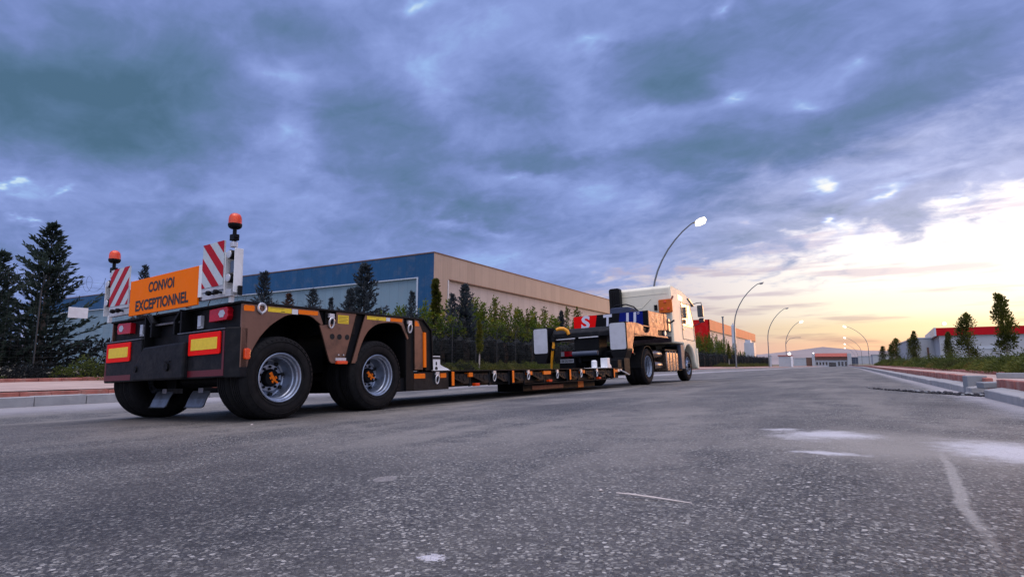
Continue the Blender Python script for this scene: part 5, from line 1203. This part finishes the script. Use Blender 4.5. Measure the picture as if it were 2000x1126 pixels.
for q in range(3): b.box(-4.2 + q * 2.1, -2.9 + q * 2.1, 469.9, 470.02, -1.2, 1.9)
b.box(-10, -5.4, 469.9, 470.02, -1.8, 1.4); b.build('window', 'glass', gh)
for (x0, x1, zt, nm, lab, m_) in ((-33, -24.5, 4.4, 'annexe', 'low pale annexe left of the distant gate building', 'whitewall'), (-24.4, -20.7, 4.6, 'gate_door', 'dark entrance block touching the left of the gate building', 'bronze'), (4.5, 8.3, 4.8, 'gate_door', 'blue grey entrance block touching the right of the gate building', 'step'), (8.4, 24, 5.6, 'annexe', 'long pale annexe right of the distant gate building', 'whitewall')):
    b = MB(); b.box(x0, x1, 471, 480, -2.2, zt); b.box(x0 - .1, x1 + .1, 470.8, 480.2, zt, zt + .25); o = b.build(nm, m_); tag(o, lab, 'building')
wr = empty('white_factory', (13, 110, 0), None, (0, 0, R(-3.5))); tag(wr, 'white factory with a bright red roof band at the right edge', 'factory')
b = MB(); b.box(0, 60, 0, 30, -.5, 4.75); b.build('wall', 'whitewall', wr); b = MB(); b.box(-.3, 60.3, -.25, 30.2, 4.75, 5.95); b.build('roof_band', 'redtrim', wr); b = MB(); b.box(-.55, -.3, -.3, 30, 4.7, 6.0); b.build('band_end', 'trim', wr)
b = MB(); b.box(2.5, 7, -.06, 0, 2.6, 3.0); b.tube([(6.2, -.3, 2.7), (8.5, -.3, .8)], .12, 6); b.box(3, 4, -.05, 0, .6, 1.2); b.build('canopy', 'trim', wr)
wa = empty('white_hall', (12.4, 122, 0)); tag(wa, 'lower pale hall with one dark slit door, left of the white factory', 'hall')
b = MB(); b.box(-1.6, 2.2, 0, 40, -.5, 4.75); b.build('wall', 'whitewall', wa); b = MB(); b.box(.15, .45, -.04, 0, 1.0, 3.2); b.build('door', 'bronze', wa); b = MB(); b.box(-1.7, 2.3, -.08, 40, 4.75, 4.95); b.build('coping', 'trim', wa)
b = MB(); b.box(11, 19, 302, 320, -.5, 4.3); b.box(10.8, 19.2, 301.8, 320, 4.3, 4.6); o = b.build('shed', 'whitewall'); tag(o, 'distant pale shed behind the dark trees on the right', 'shed')

# ------------------------------------------------------------------ street lamps
def lamp_proto(reach, h=12.45, second=False):
    root = empty('street_lamp'); _keep.append(root)
    k = reach / 3.9
    pts = [(0, 0, 0), (0, 0, 3), (0, 0, 5.8), (.05, 0, 6.7), (.20, 0, 7.6), (.48, 0, 8.5), (.90, 0, 9.4), (1.45, 0, 10.3), (2.1, 0, 11.1), (2.75, 0, 11.75), (3.4, 0, 12.25), (3.65, 0, 12.4)]
    b = MB(); b.tube([(p[0] * k, 0, p[2]) for p in pts], [.115, .10, .09, .085, .082, .078, .074, .07, .066, .062, .058, .055], 12); b.cyl((0, 0, 0), (0, 0, .05), .2, 12); b.build('pole', 'pole', root, smooth=True)
    if second:
        b = MB(); b.tube([(0, 0, 6.2), (.5, 0, 7.2), (1.2, 0, 7.8), (2.6, 0, 8.1), (3.4, 0, 8.1)], [.07, .065, .06, .055, .05], 8); b.box(3.2, 3.9, -.12, .12, 8.02, 8.14); b.build('side_arm', 'pole', root, smooth=True)
    b = MB(); b.lathe([(0, -.42), (.12, -.40), (.19, -.2), (.20, .1), (.14, .36), (0, .42)], (0, 0, 0), 'x', 14)
    b.v = [(p[0] + 3.65 * k + .40, p[1], 12.46 + p[2] * .42 + p[0] * .22) for p in b.v]; hd = b.build('lamp_head', 'pole', root, smooth=True)
    b = MB(); b.lathe([(0, -.24), (.12, -.22), (.17, -.05), (.15, .18), (0, .26)], (0, 0, 0), 'x', 14)
    b.v = [(p[0] + 3.65 * k + .46, p[1] * .95, 12.39 + p[2] * .8 + p[0] * .22) for p in b.v]; g = b.build('lamp_glass', 'lamp_off', root, smooth=True)
    return root
L0 = lamp_proto(3.9); L1 = lamp_proto(3.9, second=True); L2 = lamp_proto(5.6)
def street_lamp(proto, x, y, z, rot, lit, label):
    o = copy_tree(proto); o.location = (x, y, z); o.rotation_euler = (0, 0, rot); tag(o, label, 'street lamp', 'curved street lamps')
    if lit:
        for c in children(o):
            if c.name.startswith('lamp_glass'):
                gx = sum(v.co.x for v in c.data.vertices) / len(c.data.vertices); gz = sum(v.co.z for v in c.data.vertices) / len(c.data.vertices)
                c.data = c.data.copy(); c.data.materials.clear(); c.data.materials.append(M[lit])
                for v in c.data.vertices: v.co = Vector((gx + (v.co.x - gx) * 1.9 + .15, v.co.y * 1.9, gz + (v.co.z - gz) * 2.4))  # lit glass is swollen so its shape stands for the lamp's bloom
    return o
street_lamp(L0, -13.9, 3.5, -.12, 0, None, 'lamp post cut off by the top left corner of the photo')
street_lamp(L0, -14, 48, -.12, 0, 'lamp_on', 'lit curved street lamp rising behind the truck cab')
street_lamp(L0, -14, 90, -.2, 0, None, 'unlit curved street lamp nearest right of the truck')
street_lamp(L0, -14, 133, -.3, 0, None, 'unlit curved street lamp, second to the right of the truck')
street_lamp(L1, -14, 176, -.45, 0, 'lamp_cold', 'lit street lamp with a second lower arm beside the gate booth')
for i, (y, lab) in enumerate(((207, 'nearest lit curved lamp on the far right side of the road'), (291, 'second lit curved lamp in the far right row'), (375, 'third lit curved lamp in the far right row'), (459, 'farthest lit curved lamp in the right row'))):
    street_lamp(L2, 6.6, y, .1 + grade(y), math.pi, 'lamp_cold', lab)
def bulb(x, y, z, r, label):
    root = empty('wall_lamp', (x, y, z)); tag(root, label, 'lamp')
    b = MB(); b.lathe([(0, -r), (r * .8, -r * .55), (r, 0), (r * .8, r * .55), (0, r)], (0, 0, 0), 'z', 14); b.build('lamp_glass', 'lamp_cold', root, smooth=True)
    b = MB(); b.box(-.06, .06, r * .3, r * 3, -.06, .06); b.box(-.2, .2, r * 2.6, r * 3.2, -.2, .2); b.build('lamp_arm', 'pole', root)
bulb(-13.1, 174.2, 3.1, .42, 'round white lamp glowing on top of the gate booth')
bulb(-19.3, 467, 8.0, .5, 'round white lamp glowing at the left end of the gate building roof')

bulb(13.75, 109.3, 6.55, .28, 'small white lamp glowing above the left end of the red roof band')

# ------------------------------------------------------------------ hills
ridge = [(-2600, 20), (-1900, 34), (-1400, 42), (-900, 40), (-600, 38), (-420, 46), (-319, 55), (-200, 68), (-98, 80), (0, 70), (102, 60), (250, 58), (420, 50), (700, 62), (1000, 58), (1500, 70), (2400, 66), (3600, 60)]
b = MB(); n = len(ridge)
vs = [(x, 3000, -8) for x, z in ridge] + [(x, 3250 + 40 * math.sin(x), z * .7) for x, z in ridge] + [(x, 3500, z * 1.14) for x, z in ridge] + [(x, 4600, -8) for x, z in ridge]
b.add(vs, [(r_ * n + i, r_ * n + i + 1, (r_ + 1) * n + i + 1, (r_ + 1) * n + i) for r_ in range(3) for i in range(n - 1)])
M['hill'] = mat('hazy_hills', (.30, .25, .24), .95, 0, .15, .004)  # pale base colour stands in for haze over the distant hills
o = b.build('hills', 'hill', None, smooth=True); o['kind'] = 'structure'

# the first of each copied kind is only a pattern: remove it, its copies stand in the scene
for r_ in _keep:
    for c in children(r_): bpy.data.objects.remove(c)
    bpy.data.objects.remove(r_)
